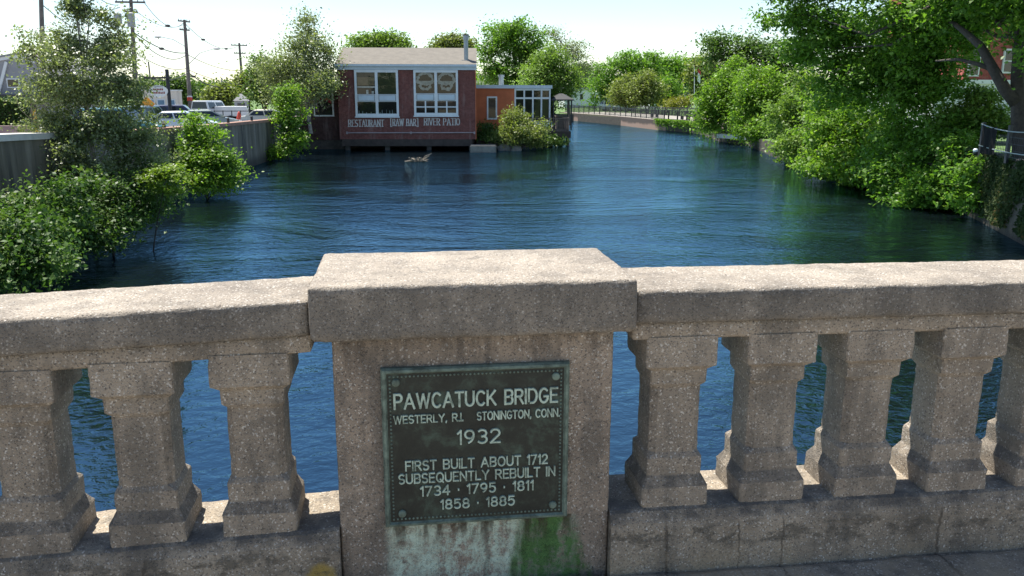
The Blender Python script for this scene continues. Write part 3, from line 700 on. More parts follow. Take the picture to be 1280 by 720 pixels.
tree('broadleaf_tree', 'soft light green tree growing through the river patio', 'tree', gz(692, 155, D, -1.3),
     [Lb(688, 72, 26, 20, D), Lb(672, 95, 26, 18, D), Lb(704, 95, 22, 22, D), Lb(684, 118, 22, 16, D), Lb(678, 132, 10, 8, D)],
     LF_LIGHT, 420, 24, .30, .085, .15, M_BARKD, 51, gap=.12, hang=.2)
D = 92
tree('broadleaf_tree', 'sparse pale tree behind the patio tree', 'tree', gz(712, 145, D, -1.65),
     [Lb(716, 65, 17, 16, D), Lb(724, 85, 15, 16, D), Lb(700, 50, 12, 10, D), Lb(690, 40, 8, 8, D)], LF_PALE, 150, 18, .45, .085, .14, M_BARK, 52, gap=.2, twigs=14)
tree('bush', 'rounded olive bush overhanging the water below the orange annex', 'bush', gz(650, 183, 64, -2.65),
     [Lb(645, 152, 18, 15, 64), Lb(660, 165, 26, 16, 63.6), Lb(638, 170, 18, 14, 63.4), Lb(668, 176, 12, 8, 63.8)], LF_OLIVE, 270, 24, .24, .075, .07, M_BARKD, 53, trunk_name='stem', up=.7, skirt=WATER_Z + .05)
tree('bush', 'dark low bush between the restaurant corner and the olive bush', 'bush', gz(610, 172, 65, -2.3), [Lb(608, 163, 14, 9, 65), Lb(618, 172, 12, 8, 64.6)], LF_DARK, 70, 20, .25, .08, .05, M_BARKD, 54, trunk_name='stem')
tree('bush', 'dark bush at the foot of the patio pilings', 'bush', gz(690, 178, 67.5, -2.6), [Lb(686, 176, 10, 6, 67.5), Lb(698, 177, 8, 5, 67.8)], LF_DARK, 60, 20, .25, .08, .05, M_BARKD, 55, trunk_name='stem', skirt=WATER_Z + .05)
# ---- far shore
D = 150
tree('broadleaf_tree', 'big dark green tree beyond the riverside walkway', 'tree', gz(788, 138, D, -1.7),
     [Lb(790, 78, 26, 18, D), Lb(764, 98, 28, 22, D), Lb(808, 98, 26, 24, D), Lb(748, 118, 20, 16, D), Lb(785, 112, 34, 22, D), Lb(815, 74, 8, 9, D)], LF_MAPLE, 420, 22, .55, .19, .35, M_BARKD, 60, gap=.1, rough=.5)
for i, (px, py, rx, rz, D, lf, lab) in enumerate([
    (782, 116, 19, 19, 134, LF_OLIVE, 'small light tree on the lawn, left one of the pair by the walkway fence'), (808, 112, 25, 26, 131, LF_OLIVE, 'larger light tree on the lawn, right one of the pair by the walkway fence'),
    (834, 116, 15, 19, 138, LF_MAPLE, 'small dark tree in front of the grey-roofed houses')]):
    tree('broadleaf_tree', lab, 'tree', gz(px, 141, D, -1.7), [Lb(px - rx * .35, py + rz * .25, rx * .65, rz * .65, D), Lb(px + rx * .35, py + rz * .2, rx * .65, rz * .65, D), Lb(px, py - rz * .4, rx * .55, rz * .6, D)], lf, 210, 20, .5, .15, .16, M_BARKD, 62 + i, group='young trees on the riverside lawn')
tree('shrub', 'yellow-green shrub on the lawn beside the walkway', 'shrub', gz(846, 138, 126, -1.7), [Lb(840, 129, 14, 7, 126), Lb(855, 128, 14, 8, 126)], LF_YEL, 90, 18, .35, .11, .06, M_BARKD, 66, trunk_name='stem')
for i, (px, py, rx, rz, D, lf, lab) in enumerate([
    (735, 92, 22, 12, 185, LF_DARK, 'distant tree above the white building roof'), (835, 86, 24, 16, 175, LF_MAPLE, 'distant rounded tree behind the grey-roofed houses'), (862, 84, 22, 14, 180, LF_MAPLE, 'distant tree left of the flag'), (880, 88, 18, 20, 150, LF_OLIVE, 'brownish green tree behind the flag')]):
    tree('broadleaf_tree', lab, 'tree', gz(px, 135, D, -1.7), [Lb(px - rx * .4, py + 3, rx * .6, rz * .8, D), Lb(px + rx * .4, py + 3, rx * .6, rz * .8, D), Lb(px, py - rz * .2, rx * .6, rz * .8, D), Lb(px, py + rz * 1.3, rx * .9, rz, D)], lf, 200, 18, .7, .24, .3, M_BARKD, 70 + i, group='distant trees beyond the far shore')
# ---- right shore
D = 84
tree('broadleaf_tree', 'tall dark tree rising behind the vine-covered shore', 'tree', gz(925, 160, D, -1.6),
     [Lb(898, 52, 24, 16, D), Lb(935, 62, 30, 22, D), Lb(970, 75, 28, 26, D), Lb(915, 85, 32, 24, D), Lb(950, 105, 34, 24, D), Lb(895, 72, 16, 14, D), Lb(985, 92, 30, 28, D), Lb(1005, 110, 30, 26, D)], LF_DARK, 420, 22, .42, .14, .3, M_BARKD, 80, gap=.2, rough=.5)
tree('vine_thicket', 'bright vine-draped tree standing nearest the walkway end', 'thicket', gz(908, 172, 72, -1.5), [Lb(912, 92, 16, 26, 73), Lb(895, 120, 22, 26, 73), Lb(915, 130, 20, 30, 72), Lb(888, 145, 16, 16, 73)], LF_VINE, 380, 24, .26, .10, .12, M_BARKD, 81, hang=.3, shell=.3)
tree('vine_thicket', 'bright vine-draped column on the right shore over the stone ledge', 'thicket', gz(945, 172, 66, -1.4), [Lb(942, 98, 20, 18, 67), Lb(938, 130, 18, 34, 66), Lb(958, 125, 22, 36, 66), Lb(948, 158, 24, 12, 65)], LF_VINE, 420, 24, .25, .095, .12, M_BARKD, 82, hang=.3, shell=.3)
D = 52
tree('vine_thicket', 'thicket with leaning saplings hanging over the water past the ledge', 'thicket', gz(995, 195, D, -1.6), [Lb(985, 145, 26, 34, D), Lb(1008, 120, 28, 38, D), Lb(1000, 182, 28, 22, 50), Lb(982, 188, 18, 14, 52), Lb(1022, 160, 26, 30, 49), Lb(1015, 205, 22, 12, 48)], LF_LIGHT, 420, 26, .21, .078, .1, M_BARKD, 83, shell=.42, hang=.12, up=.9, skirt=WATER_Z + .05)
D = 42
tree('bush', 'broad maple bush leaning over the river on the right shore', 'bush', gz(1045, 218, D, -1.2), [Lb(1035, 165, 36, 30, D), Lb(1060, 198, 46, 28, 40.5), Lb(1030, 208, 32, 20, 41.5), Lb(1088, 165, 42, 40, 40.5), Lb(1050, 130, 36, 30, 43), Lb(1100, 205, 30, 24, 38.5), Lb(1075, 225, 34, 10, 39.5)], LF_VINE, 560, 26, .20, .08, .1, M_BARKD, 84, shell=.42, up=1.0, skirt=WATER_Z + .05)
D = 36
tree('bush', 'dense shaded bush between the leaning maple bush and the ivy wall', 'bush', gz(1140, 245, D, -.9), [Lb(1125, 180, 44, 40, 36), Lb(1118, 222, 38, 24, 35), Lb(1160, 205, 46, 42, 34), Lb(1190, 165, 44, 32, 33), Lb(1182, 238, 36, 26, 31.5), Lb(1150, 250, 40, 14, 32.5), Lb(1200, 205, 24, 36, 31), Lb(1212, 235, 18, 36, 29), Lb(1225, 205, 14, 14, 28.2)], LF_MAPLE, 700, 26, .18, .07, .1, M_BARKD, 85, shell=.45, up=1.0, skirt=WATER_Z + .05)
D = 34
tree('shade_tree', 'large spreading maple overhanging the right shore with a dark forked trunk', 'tree', gz(1276, 205, 27, -.45),
     [Lb(1050, 45, 54, 40, 37), Lb(995, 14, 46, 22, 38), Lb(1105, 72, 62, 38, 36), Lb(1070, 105, 52, 30, 37), Lb(1140, 22, 64, 40, 33), Lb(1130, 118, 48, 30, 35), Lb(1185, 40, 40, 26, 32), Lb(1225, 8, 60, 30, 29), Lb(1285, 26, 44, 34, 27), Lb(1105, -40, 90, 44, 34), Lb(1230, -60, 90, 50, 28), Lb(1000, -25, 50, 25, 37),
      Lb(1165, 90, 36, 30, 34), Lb(1150, 58, 44, 34, 33), Lb(1180, 112, 26, 20, 33), Lb(1120, 95, 44, 30, 35), Lb(1200, 25, 44, 26, 30), Lb(1330, -40, 90, 60, 25), Lb(1180, -90, 90, 50, 25), Lb(1330, 60, 40, 40, 25), Lb(1215, 60, 18, 12, 31), Lb(1010, 60, 34, 24, 39)],
     LF_MAPLE, 1500, 36, .26, .080, .27, M_BARKD, 86, gap=.2, rough=.55, twigs=10, shell=.55, flat=.5, up=1.1,
     path=[at(1277, 205, 27), at(1273, 150, 27), at(1271, 95, 27), at(1276, 30, 27.2), at(1262, -40, 27.5), at(1230, -90, 28)], top_only=12, limb_z=3.2)
tree('shrub', 'sunlit light green shrub under the big maple in front of the red house', 'shrub', gz(1215, 180, 33, -.5), [Lb(1208, 142, 26, 14, 33), Lb(1238, 148, 24, 16, 32.5), Lb(1228, 120, 22, 10, 32.5), Lb(1188, 155, 20, 14, 33), Lb(1262, 160, 14, 12, 32)], LF_LIGHT, 230, 22, .15, .06, .05, M_BARKD, 87, trunk_name='stem', gap=.1)
# ---- hedge by the house
rng = rng_of(5); a = at(-70, 141, 46); b = at(36, 141, 46); hz0, hz1 = at(0, 159, 46)[2], at(0, 125, 46)[2]
hed = thing('hedge', 'clipped dark green hedge in front of the grey gambrel house', 'hedge', ((a[0] + b[0]) / 2, a[1], hz0))
n = 14000; t_ = rng.uniform(0, 1, n); side = rng.integers(0, 3, n)
P = np.stack([a[0] + (b[0] - a[0]) * t_, a[1] + np.where(side == 0, -.6, rng.uniform(-.6, .6, n)), np.where(side == 1, hz1, rng.uniform(hz0, hz1, n))], 1) + rng.normal(size=(n, 3)) * .06
V, Q = leaf_cloud(P, rng.normal(size=(n, 3)) + np.array([0, -.4, .5]), np.full(n, .055), .5, rng)
link_mesh('foliage', np_mesh('leaves', V - ORG[hed], Q), LF_HEDGE, hed)
m = MB(); m.box(a[0], b[0], a[1] - .5, a[1] + .5, hz0 - .3, hz1 - .06); m.build('branch_core', M_BARKD, hed, local=False)
# ---- ivy on the right river wall is built with that wall

# ================================================================== RESTAURANT
RP0 = np.array([-4.539, 62.352, 0.0]); RP1 = np.array([5.6, 61.45, 0.0])
RE = (RP1 - RP0) / np.linalg.norm(RP1 - RP0); RNn = np.array([RE[1], -RE[0], 0]); RANG = math.atan2(RE[1], RE[0])
def fs(px, py):
    P = onplane(px, py, RP0, RNn); return float((P - RP0) @ RE), float(P[2])
def brick(name, c1, c2, mort, scale=1.0):
    t = NT(name); v = t.coords('obj'); s = t.n('ShaderNodeSeparateXYZ'); t.l(v, s.inputs[0]); cb = t.n('ShaderNodeCombineXYZ')
    t.l(t.math('ADD', s.outputs[0], s.outputs[1]), cb.inputs[0]); t.l(s.outputs[2], cb.inputs[1])
    b = t.n('ShaderNodeTexBrick'); t.l(cb.outputs[0], b.inputs[0]); b.inputs['Scale'].default_value = 1
    b.inputs['Brick Width'].default_value = .22; b.inputs['Row Height'].default_value = .075; b.inputs['Mortar Size'].default_value = .009
    b.inputs['Color1'].default_value = c1 + (1,); b.inputs['Color2'].default_value = c2 + (1,); b.inputs['Mortar'].default_value = mort + (1,)
    n = t.noise(v, 1.1, 6, .65); col = t.mix(t.mrange(n, .35, .7, 0, .5), b.outputs[0], tuple(x * .45 for x in c1)); n4 = t.noise(v, 4.5, 6, .75); col = t.mix(t.mrange(n4, .42, .62, 0, .55), col, tuple(x * .5 for x in c2)); col = t.mix(t.mrange(t.noise(v, 3.1, 5, .7), .56, .68, 0, .4), col, tuple(min(1, x * 1.5) for x in c1))
    st = t.noise(t.mapping(v, (2.5, 2.5, .35)), 1, 5, .6); col = t.mix(t.mrange(st, .55, .72, 0, .3), col, (.33, .25, .22))
    t.color(col); t.bump(b.outputs[1], -.006); return t.set(.85, 0, .3)
M_BRICK = brick('red_brick', (.255, .082, .066), (.20, .068, .056), (.235, .14, .115))
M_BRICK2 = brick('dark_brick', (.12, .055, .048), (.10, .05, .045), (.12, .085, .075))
M_BRICK3 = brick('bright_red_brick', (.42, .085, .065), (.36, .075, .06), (.40, .2, .17))
M_ORANGE = paint('orange_wall', (.55, .15, .06), .8, .22, 1.2)
M_WHITE = paint('white_paint', (.70, .715, .71), .5, .1, 2)
M_WHITEB = paint('pale_blue_paint', (.56, .63, .67), .5, .1, 2)
M_GREY = paint('grey_paint', (.36, .37, .38), .6, .15, 2)
M_DKGREY = paint('dark_grey', (.045, .045, .05), .7, .2, 3)
M_BLACK = paint('black_metal', (.02, .02, .022), .5, .2, 3)
M_WOODD = paint('dark_wood', (.065, .048, .038), .85, .35, 3)
M_DECKW = paint('weathered_wood', (.20, .155, .13), .85, .35, 4)
M_ROOF = paint('taupe_shingles', (.145, .13, .108), .9, .2, 2.2, bump=.01)
M_ROOFG = paint('grey_shingles', (.26, .26, .27), .9, .2, 2.2)
M_GALV = paint('galvanised_pipe', (.33, .37, .39), .45, .15, 4, metal=.5)
M_INT = paint('dim_interior', (.035, .03, .026), .9, .4, 1.5)
M_OLV = paint('olive_blind', (.10, .105, .05), .9, .2, 3)
M_TAN = paint('wood_panel', (.23, .15, .085), .8, .3, 3)
M_OFFWHITE = paint('mottled_off_white', (.62, .60, .56), .9, .45, 5)
M_TEXT = paint('painted_letter', (.60, .54, .49), .85, .3, 3)
M_GLASS = glass_mat()
M_STONE = paint('grey_granite', (.20, .185, .16), .9, .35, 2.5, bump=.03)
M_DKSTONE = paint('dark_wet_stone', (.10, .085, .07), .85, .45, 1.6, bump=.05)

rest = thing('restaurant', 'red brick restaurant on piles over the river with white window units and painted lettering', 'restaurant', RP0, RANG)
sL, zB = fs(425, 175); sR, _ = fs(594.5, 175); zB = -1.88; zE = 3.43
DEP = 7.5
m = MB(); m.box(sL, sR, 0, DEP, zB, zE); wall = m.build('wall', M_BRICK, rest)
# roof with a ridge behind the eaves
m = MB(); zr = 4.75
ov = .12
poly = [(sL - ov, -.28, zE - .02), (sL - ov, DEP / 2, zr), (sL - ov, DEP + .28, zE - .02), (sL - ov, DEP + .28, zE + .10), (sL - ov, DEP / 2, zr + .12), (sL - ov, -.28, zE + .10)]
m.prism(poly, (sR - sL + 2 * ov, 0, 0)); roof = m.build('roof', M_ROOF, rest)
m = MB(); m.prism([(sL + .05, .02, zE), (sL + .05, DEP - .02, zE), (sL + .05, DEP / 2, zr - .04)], (sR - sL - .1, 0, 0)); m.build('gable', M_BRICK, rest)
m = MB(); m.box(sL - .10, sR + .10, -.16, -.006, zE - .30, zE - .03); m.box(sL - ov, sR + ov, -.34, -.285, zE - .06, zE + .09); m.build('fascia', M_WHITEB, rest)
m = MB(); m.box(sR + .003, sR + .06, -.02, .12, zB, zE - .32); m.build('corner_trim', M_ORANGE, rest)
m = MB(); m.box(sL + .15, sR - .25, -.05, .55, zB - .50, zB - .005); m.box(sL + .35, sR - .1, .7, DEP, zB - .35, zB - .008); m.build('floor_beam', M_WOODD, rest)
for s_ in (sL + .35, sL + 3.3, sL + 6.4, sR - .5):
    m = MB(); m.box(s_, s_ + .35, .15, .5, WATER_Z - 1, zB - .5); m.build('pile', M_DKSTONE, rest)
m = MB(); a = fs(434, 166); b = fs(593, 165)
m.tube([(a[0], -.06, a[1]), (b[0], -.06, a[1] + .02)], .045, 8)
for k in (0, .5, 1): m.box(a[0] + (b[0] - a[0]) * k - .07, a[0] + (b[0] - a[0]) * k + .07, -.11, -.005, a[1] - .09, a[1] + .09)
m.build('conduit', paint('dull_conduit', (.36, .28, .27), .7, .2, 3), rest)

def window_unit(x0, z1, x1, z0, split, mid, kinds, muntin=False):
    """white frame with two bays: upper sash, panel, lower sash"""
    fr = MB(); fw = .16; y0, y1 = -.13, -.004
    xm = (x0 + x1) / 2; za, zb = mid
    fr.box(x0, x0 + fw, y0, y1, z0, z1); fr.box(x1 - fw, x1, y0, y1, z0, z1); fr.box(xm - fw * .62, xm + fw * .62, y0, y1, z0, z1)
    for xa, xb in ((x0 + fw, xm - fw * .62), (xm + fw * .62, x1 - fw)):
        fr.box(xa, xb, y0 + .003, y1, z1 - .18, z1); fr.box(xa, xb, y0 + .003, y1, z0, z0 + .20); fr.box(xa, xb, y0 + .003, y1, zb - .10, za + .10)
    fr.box(x0 - .05, x1 + .05, y0 - .06, y1 - .001, z0 - .09, z0 - .003)
    w = fr.build('window', M_WHITE, rest, bevel=.008)
    for bi, (xa, xb) in enumerate(((x0 + fw, xm - fw * .62), (xm + fw * .62, x1 - fw))):
        m = MB(); m.box(xa + .09, xb - .09, y0 - .022, y0 + .0, zb, za); m.build('transom_panel', M_WHITEB, w)
        m = MB(); e = .012
        for bx in ((xa + .05, xb - .05, zb - .06, zb - .035), (xa + .05, xb - .05, za + .035, za + .06), (xa + .05, xa + .075, zb - .03, za + .03), (xb - .075, xb - .05, zb - .03, za + .03)): m.box(bx[0], bx[1], y0 - .012, y0 + .001, bx[2], bx[3])
        m.build('panel_outline', M_DKGREY, w)  # raised dark strips that outline the transom panel
        for (ua, ub, which) in ((za + .10, z1 - .18, 'u'), (z0 + .20, zb - .10, 'l')):
            m = MB(); m.box(xa, xb, -.02, -.005, ua, ub); m.build('room_backing', M_INT, w)
            m = MB(); m.add([(xa, -.085, ua), (xb, -.085, ua), (xb, -.085, ub), (xa, -.085, ub)], [(0, 1, 2, 3)]); m.build('pane', M_GLASS, w)
            kd = kinds[bi] if which == 'u' else 'low'
            hh = ub - ua; ww = xb - xa
            if kd == 'shelf':
                m = MB(); m.box(xa + .04, xb - .04, -.05, -.03, ua + hh * .42, ua + hh * .78); m.build('wood_panelling', M_TAN, w)
                m = MB(); m.box(xa + .02, xb - .02, -.052, -.028, ua + hh * .30, ua + hh * .36); m.box(xa + .5 * ww, xa + .62 * ww, -.05, -.03, ua + .02, ua + hh * .2); m.box(xa + .8 * ww, xa + .92 * ww, -.05, -.03, ua + .02, ua + hh * .14); m.build('shelf', M_OFFWHITE, w)
            if kd == 'blind':
                m = MB(); m.box(xa + .01, xb - .01, -.05, -.03, ua, ub); m.build('olive_blind', M_OLV, w)
            if kd == 'arcs':
                # pale strips behind the pane: an arch, a hanging arc and a ring below
                m = MB(); rg = rng_of(int(xa * 100)); cx = (xa + xb) / 2
                def strip(c, rx, rz, a0, a1, wd, n=16, y=-.045):
                    vs, fs_ = [], []
                    for i in range(n + 1):
                        a_ = R(a0 + (a1 - a0) * i / n); w_ = wd * (1 + .5 * rg.uniform(-1, 1))
                        for q in (-.5, .5): vs.append((min(xb - .01, max(xa + .01, c[0] + (rx + q * w_) * math.cos(a_))), y + .012 * math.sin(i * 2.3 + q), min(ub - .01, max(ua + .01, c[1] + (rz + q * w_) * math.sin(a_)))))
                    for i in range(n): fs_.append((2 * i, 2 * i + 1, 2 * i + 3, 2 * i + 2))
                    m.add(vs, fs_)
                strip((cx, ua + hh * .66), ww * .40, hh * .30, -20, 200, .20)
                strip((cx, ua + hh * .62), ww * .42, hh * .15, 180, 360, .24, y=-.05)
                strip((cx, ua + hh * .36), ww * .27, hh * .16, 0, 360, .22, y=-.055)
                m.box(xa + .02, xb - .02, -.045, -.03, ua + hh * .55, ua + hh * .60)
                m.build('pale_arcs', M_OFFWHITE, w)
            if kd == 'low' and not muntin:
                rg = rng_of(int(xa * 77)); x_ = xa + .1
                while x_ < xb - .2:
                    h_ = rg.uniform(.08, .3); m = MB(); r_ = rg.uniform(.035, .075); m.tube([(x_, -.055, ua), (x_, -.055, ua + h_ * .6), (x_, -.055, ua + h_)], [r_ * .35, r_ * .35, r_ * .2], 8); m.build('bottle', M_WHITEB, w); x_ += rg.uniform(.15, .35)
            if kd == 'low' and muntin:
                m = MB(); m.box((xa + xb) / 2 - .05, (xa + xb) / 2 + .05, y0 + .02, -.075, ua, ub); m.box(xa, xb, y0 + .023, -.073, (ua + ub) / 2 - .04, (ua + ub) / 2 + .04); m.build('muntin', M_WHITE, w)
for (xa, ya, xb, yb, ma, mb_, kinds, mun) in ((442.5, 84.5, 499, 145.5, 119.5, 125.5, ('shelf', 'blind'), False), (516.5, 83, 573, 144.5, 118.5, 124.5, ('arcs', 'arcs'), True)):
    s0, z1 = fs(xa, ya); s1, z0 = fs(xb, yb); _, zm1 = fs((xa + xb) / 2, ma); _, zm0 = fs((xa + xb) / 2, mb_)
    window_unit(s0, min(z1, zE - .31), s1, z0, 0, (zm1, zm0), kinds, mun)
for tx, xa, xb in (("RESTAURANT", 436, 479.5), ("[RAW BAR]", 488.5, 522.5), ("RIVER PATIO", 530.5, 574.5)):
    s0, zb_ = fs(xa, 158.2 - (xa - 436) * .02); s1, _ = fs(xb, 157); _, zt_ = fs(xa, 149.9 - (xa - 436) * .02)
    m = MB(); stroke_text(m, tx, lambda s, t, n: (s0 + s, -.004 - n, zb_ + t), s1 - s0, zt_ - zb_, .058, .012, .30, serif=.075)
    m.build('painted_lettering', M_TEXT, rest)
s0, z0 = fs(582.5, 78)
m = MB(); m.tube([(s0, .9, 3.6), (s0, .9, 5.35)], .16, 12); m.tube([(s0, .9, 5.32), (s0, .9, 5.62)], .21, 12); m.box(s0 - .35, s0 + .35, .62, 1.2, 3.62, 3.86); pp = m.build('chimney_pipe', M_GALV, rest)
m = MB(); m.tube([(s0, .9, 5.625), (s0, .9, 5.70)], .23, 12); m.build('pipe_cap', M_BLACK, pp)

# dark annex left of the restaurant with one white-framed window
da = thing('brick_annex', 'shaded dark brick annex left of the restaurant with one tall white-framed window', 'building', RP0 + RE * -3.5 + RNn * -1.2, RANG)
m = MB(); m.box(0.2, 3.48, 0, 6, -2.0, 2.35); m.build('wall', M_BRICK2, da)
m = MB(); m.box(.05, 3.60, -.2, 6.2, 2.353, 2.5); m.build('roof', M_DKGREY, da)
m = MB(); m.box(0.3, 3.45, .1, 6, WATER_Z - .8, -2.005); m.build('foundation', M_DKSTONE, da)
def fsa(px, py):
    o = RP0 + RE * -3.5 + RNn * -1.2; P = onplane(px, py, o, RNn); return float((P - o) @ RE), float(P[2])
xa, zt = fsa(391, 110); xb, zb_ = fsa(418, 145.5)
m = MB(); m.box(xa, xa + .09, -.08, -.004, zb_, zt); m.box(xb - .12, xb, -.08, -.004, zb_, zt); m.box(xa + .09, xb - .12, -.078, -.004, zt - .09, zt); m.box(xa + .09, xb - .12, -.078, -.004, zb_, zb_ + .1); wn_ = m.build('window', M_WHITE, da)
m = MB(); m.box(xa + .09, xb - .12, -.02, -.006, zb_ + .1, zt - .09); m.build('room_backing', M_INT, wn_)
m = MB(); rg = rng_of(3)
for i in range(5): m.tube([(xa + .12, -.04, zb_ + 1.0 + i * .12), (xa + .7, -.04, zb_ + 1.25 + i * .05), (xb - .16, -.04, zb_ + .95 + i * .06)], .02 + .006 * i, 5)
m.build('red_reflection', paint('reflection_red', (.42, .02, .03), .7, .3, 5), wn_)  # red tubes behind the pane stand in for its red reflection
m = MB(); m.add([(xa + .09, -.06, zb_ + .1), (xb - .12, -.06, zb_ + .1), (xb - .12, -.06, zt - .09), (xa + .09, -.06, zt - .09)], [(0, 1, 2, 3)]); m.build('pane', M_GLASS, wn_)
xs_, zs_ = fsa(372.5, 123.5); xe_, ze_ = fsa(381, 127)
bs = thing('wall_sign', 'small blank white sign at the left end of the dark annex', 'sign', RP0 + RE * -3.5 + RNn * -1.2 + RE * ((xs_ + xe_) / 2) + np.array([0, 0, zs_]), RANG)
m = MB(); m.box(-.26, .26, -.05, -.02, -.22, 0); m.build('board', M_WHITE, bs); m = MB(); m.box(-.04, .04, -.018, .1, -2.0, .02); m.build('post', M_DKGREY, bs)

# orange annex with glazed end
AO = onplane(597, 160, RP0 + RNn * -4.5, RNn); AO[2] = 0
ax_ = thing('orange_annex', 'low flat-roofed orange annex with narrow window and glazed white corner', 'building', AO, RANG)
def fo(px, py):
    P = onplane(px, py, AO, RNn); return float((P - AO) @ RE), float(P[2])
w1, _ = fo(643, 130); _, zt = fo(620, 110.5); _, zb_ = fo(620, 163)
m = MB(); m.box(-.6, w1, 0, 6, zb_ - .9, zt); m.build('wall', M_ORANGE, ax_)
m = MB(); m.box(-.7, w1 + .12, -.15, 6.2, zt + .004, zt + .26); w2 = w1 + 2.2
m.prism([(w1 + .122, -.10, zt + .002), (w2 + .9, 1.1, zt + .002), (w2 + .9, 6.2, zt + .002), (w1 + .122, 6.2, zt + .002)], (0, 0, .255)); m.build('roof', M_WHITEB, ax_)
xa, za = fo(608.5, 120.5); xb, zc = fo(621.5, 149.5)
m = MB(); m.box(xa, xa + .12, -.07, -.004, zc, za); m.box(xb - .12, xb, -.07, -.004, zc, za); m.box(xa + .12, xb - .12, -.068, -.004, za - .12, za); m.box(xa + .12, xb - .12, -.068, -.004, zc, zc + .12); ww = m.build('window', M_WHITE, ax_)
m = MB(); m.box(xa + .12, xb - .12, -.02, -.006, zc + .12, za - .12); m.build('room_backing', M_INT, ww)
m = MB(); m.add([(xa + .12, -.05, zc + .12), (xb - .12, -.05, zc + .12), (xb - .12, -.05, za - .12), (xa + .12, -.05, za - .12)], [(0, 1, 2, 3)]); m.build('pane', M_GLASS, ww)
# glazed corner: posts along a skewed line from the wall corner to the right
g0 = np.array([w1 + .003, .02, 0]); g1 = np.array([w2 + .75, 1.15, 0]); zf = zb_ + .55
m = MB(); m.prism([(g0[0], g0[1] + .12, zf), (g1[0], g1[1] + .12, zf), (g1[0], 6, zf), (g0[0], 6, zf)], (0, 0, zt - zf - .05)); m.build('room_backing', M_INT, ax_)
m = MB()
for k in (0.02, .27, .51, .75, .985): p = g0 + (g1 - g0) * k; m.bar((p[0], p[1] + .03, zf), (p[0], p[1] + .03, zt - .003), .13, .13)
for z in (zf + .08, zt - .75, zt - .08): m.bar((g0[0], g0[1] + .03, z), (g1[0], g1[1] + .03, z), .10, .14)
gd = m.build('glazed_door_frame', M_WHITE, ax_)
m = MB(); m.add([(g0[0], g0[1] + .05, zf), (g1[0], g1[1] + .05, zf), (g1[0], g1[1] + .05, zt - .05), (g0[0], g0[1] + .05, zt - .05)], [(0, 1, 2, 3)]); m.build('pane', M_GLASS, gd)
xp, zp = fo(627.5, 107)
m = MB(); m.tube([(xp, 2, zt), (xp, 2, zt + .95)], .2, 12); m.tube([(xp, 2, zt + .92), (xp, 2, zt + 1.08)], .26, 12); m.build('chimney_pipe', M_GALV, ax_)

# river patio on piles
PO = at(668, 164, 68); PE = at(716.5, 164, 67); PZ = PO[2]
pdeck = thing('river_patio', 'dark timber patio deck on piles at the right of the restaurant with railing', 'patio deck', PO, 0)
L = PE - PO
m = MB(); m.box(-2.2, L[0], 0, 7, -.28, 0); m.build('deck', M_DECKW, pdeck)
m = MB(); m.box(-2.2, L[0] + .02, -.08, -.003, -.55, -.02); m.box(L[0] + .003, L[0] + .08, -.08, 7, -.55, -.02); m.build('rim_board', M_WOODD, pdeck)
for x, y in ((L[0] - .12, .15), (L[0] - .75, .3), (L[0] - 1.1, 2.5), (L[0] - .12, 3.2), (-.6, .5)):
    m = MB(); m.tube([(x, y, WATER_Z - 1 - PZ), (x, y, -.285)], .14, 8); m.build('pile', M_DECKW, pdeck)
for (p, q) in (((-2.0, .06), (L[0] - .08, .06)), ((L[0] - .08, .06), (L[0] - .08, 6.8))):
    n = int(math.dist(p, q) / .16); m = MB()
    for i in range(n + 1):
        x, y = p[0] + (q[0] - p[0]) * i / n, p[1] + (q[1] - p[1]) * i / n; w_ = .10 if i % 8 == 0 else .05
        m.box(x - w_ / 2, x + w_ / 2, y - w_ / 2, y + w_ / 2, .003, .98)
    m.bar((p[0], p[1], 1.02), (q[0], q[1], 1.02), .12, .06); m.bar((p[0], p[1], .12), (q[0], q[1], .12), .05, .06); m.build('railing', M_DECKW, pdeck)
# patio canopy on posts
PC = at(704, 123, 68.5)
can = thing('canopy', 'black hipped canopy on slim posts over the river patio', 'canopy', (PC[0], PC[1] + 1.0, PZ), 0)
hz = PC[2] - PZ; hw, hd = .92, .92
m = MB(); m.loft([[(-hw, -hd, hz - .18), (hw, -hd, hz - .18), (hw, hd, hz - .18), (-hw, hd, hz - .18)], [(-hw, -hd, hz - .08), (hw, -hd, hz - .08), (hw, hd, hz - .08), (-hw, hd, hz - .08)], [(-.15, -.15, hz + .38), (.15, -.15, hz + .38), (.15, .15, hz + .38), (-.15, .15, hz + .38)]]); m.build('roof', M_BLACK, can)
for x, y in ((-.74, -.74), (.74, -.74), (-.74, .74), (.74, .74)):
    m = MB(); m.box(x - .05, x + .05, y - .05, y + .05, .003, hz - .182); m.build('post', M_BLACK, can)
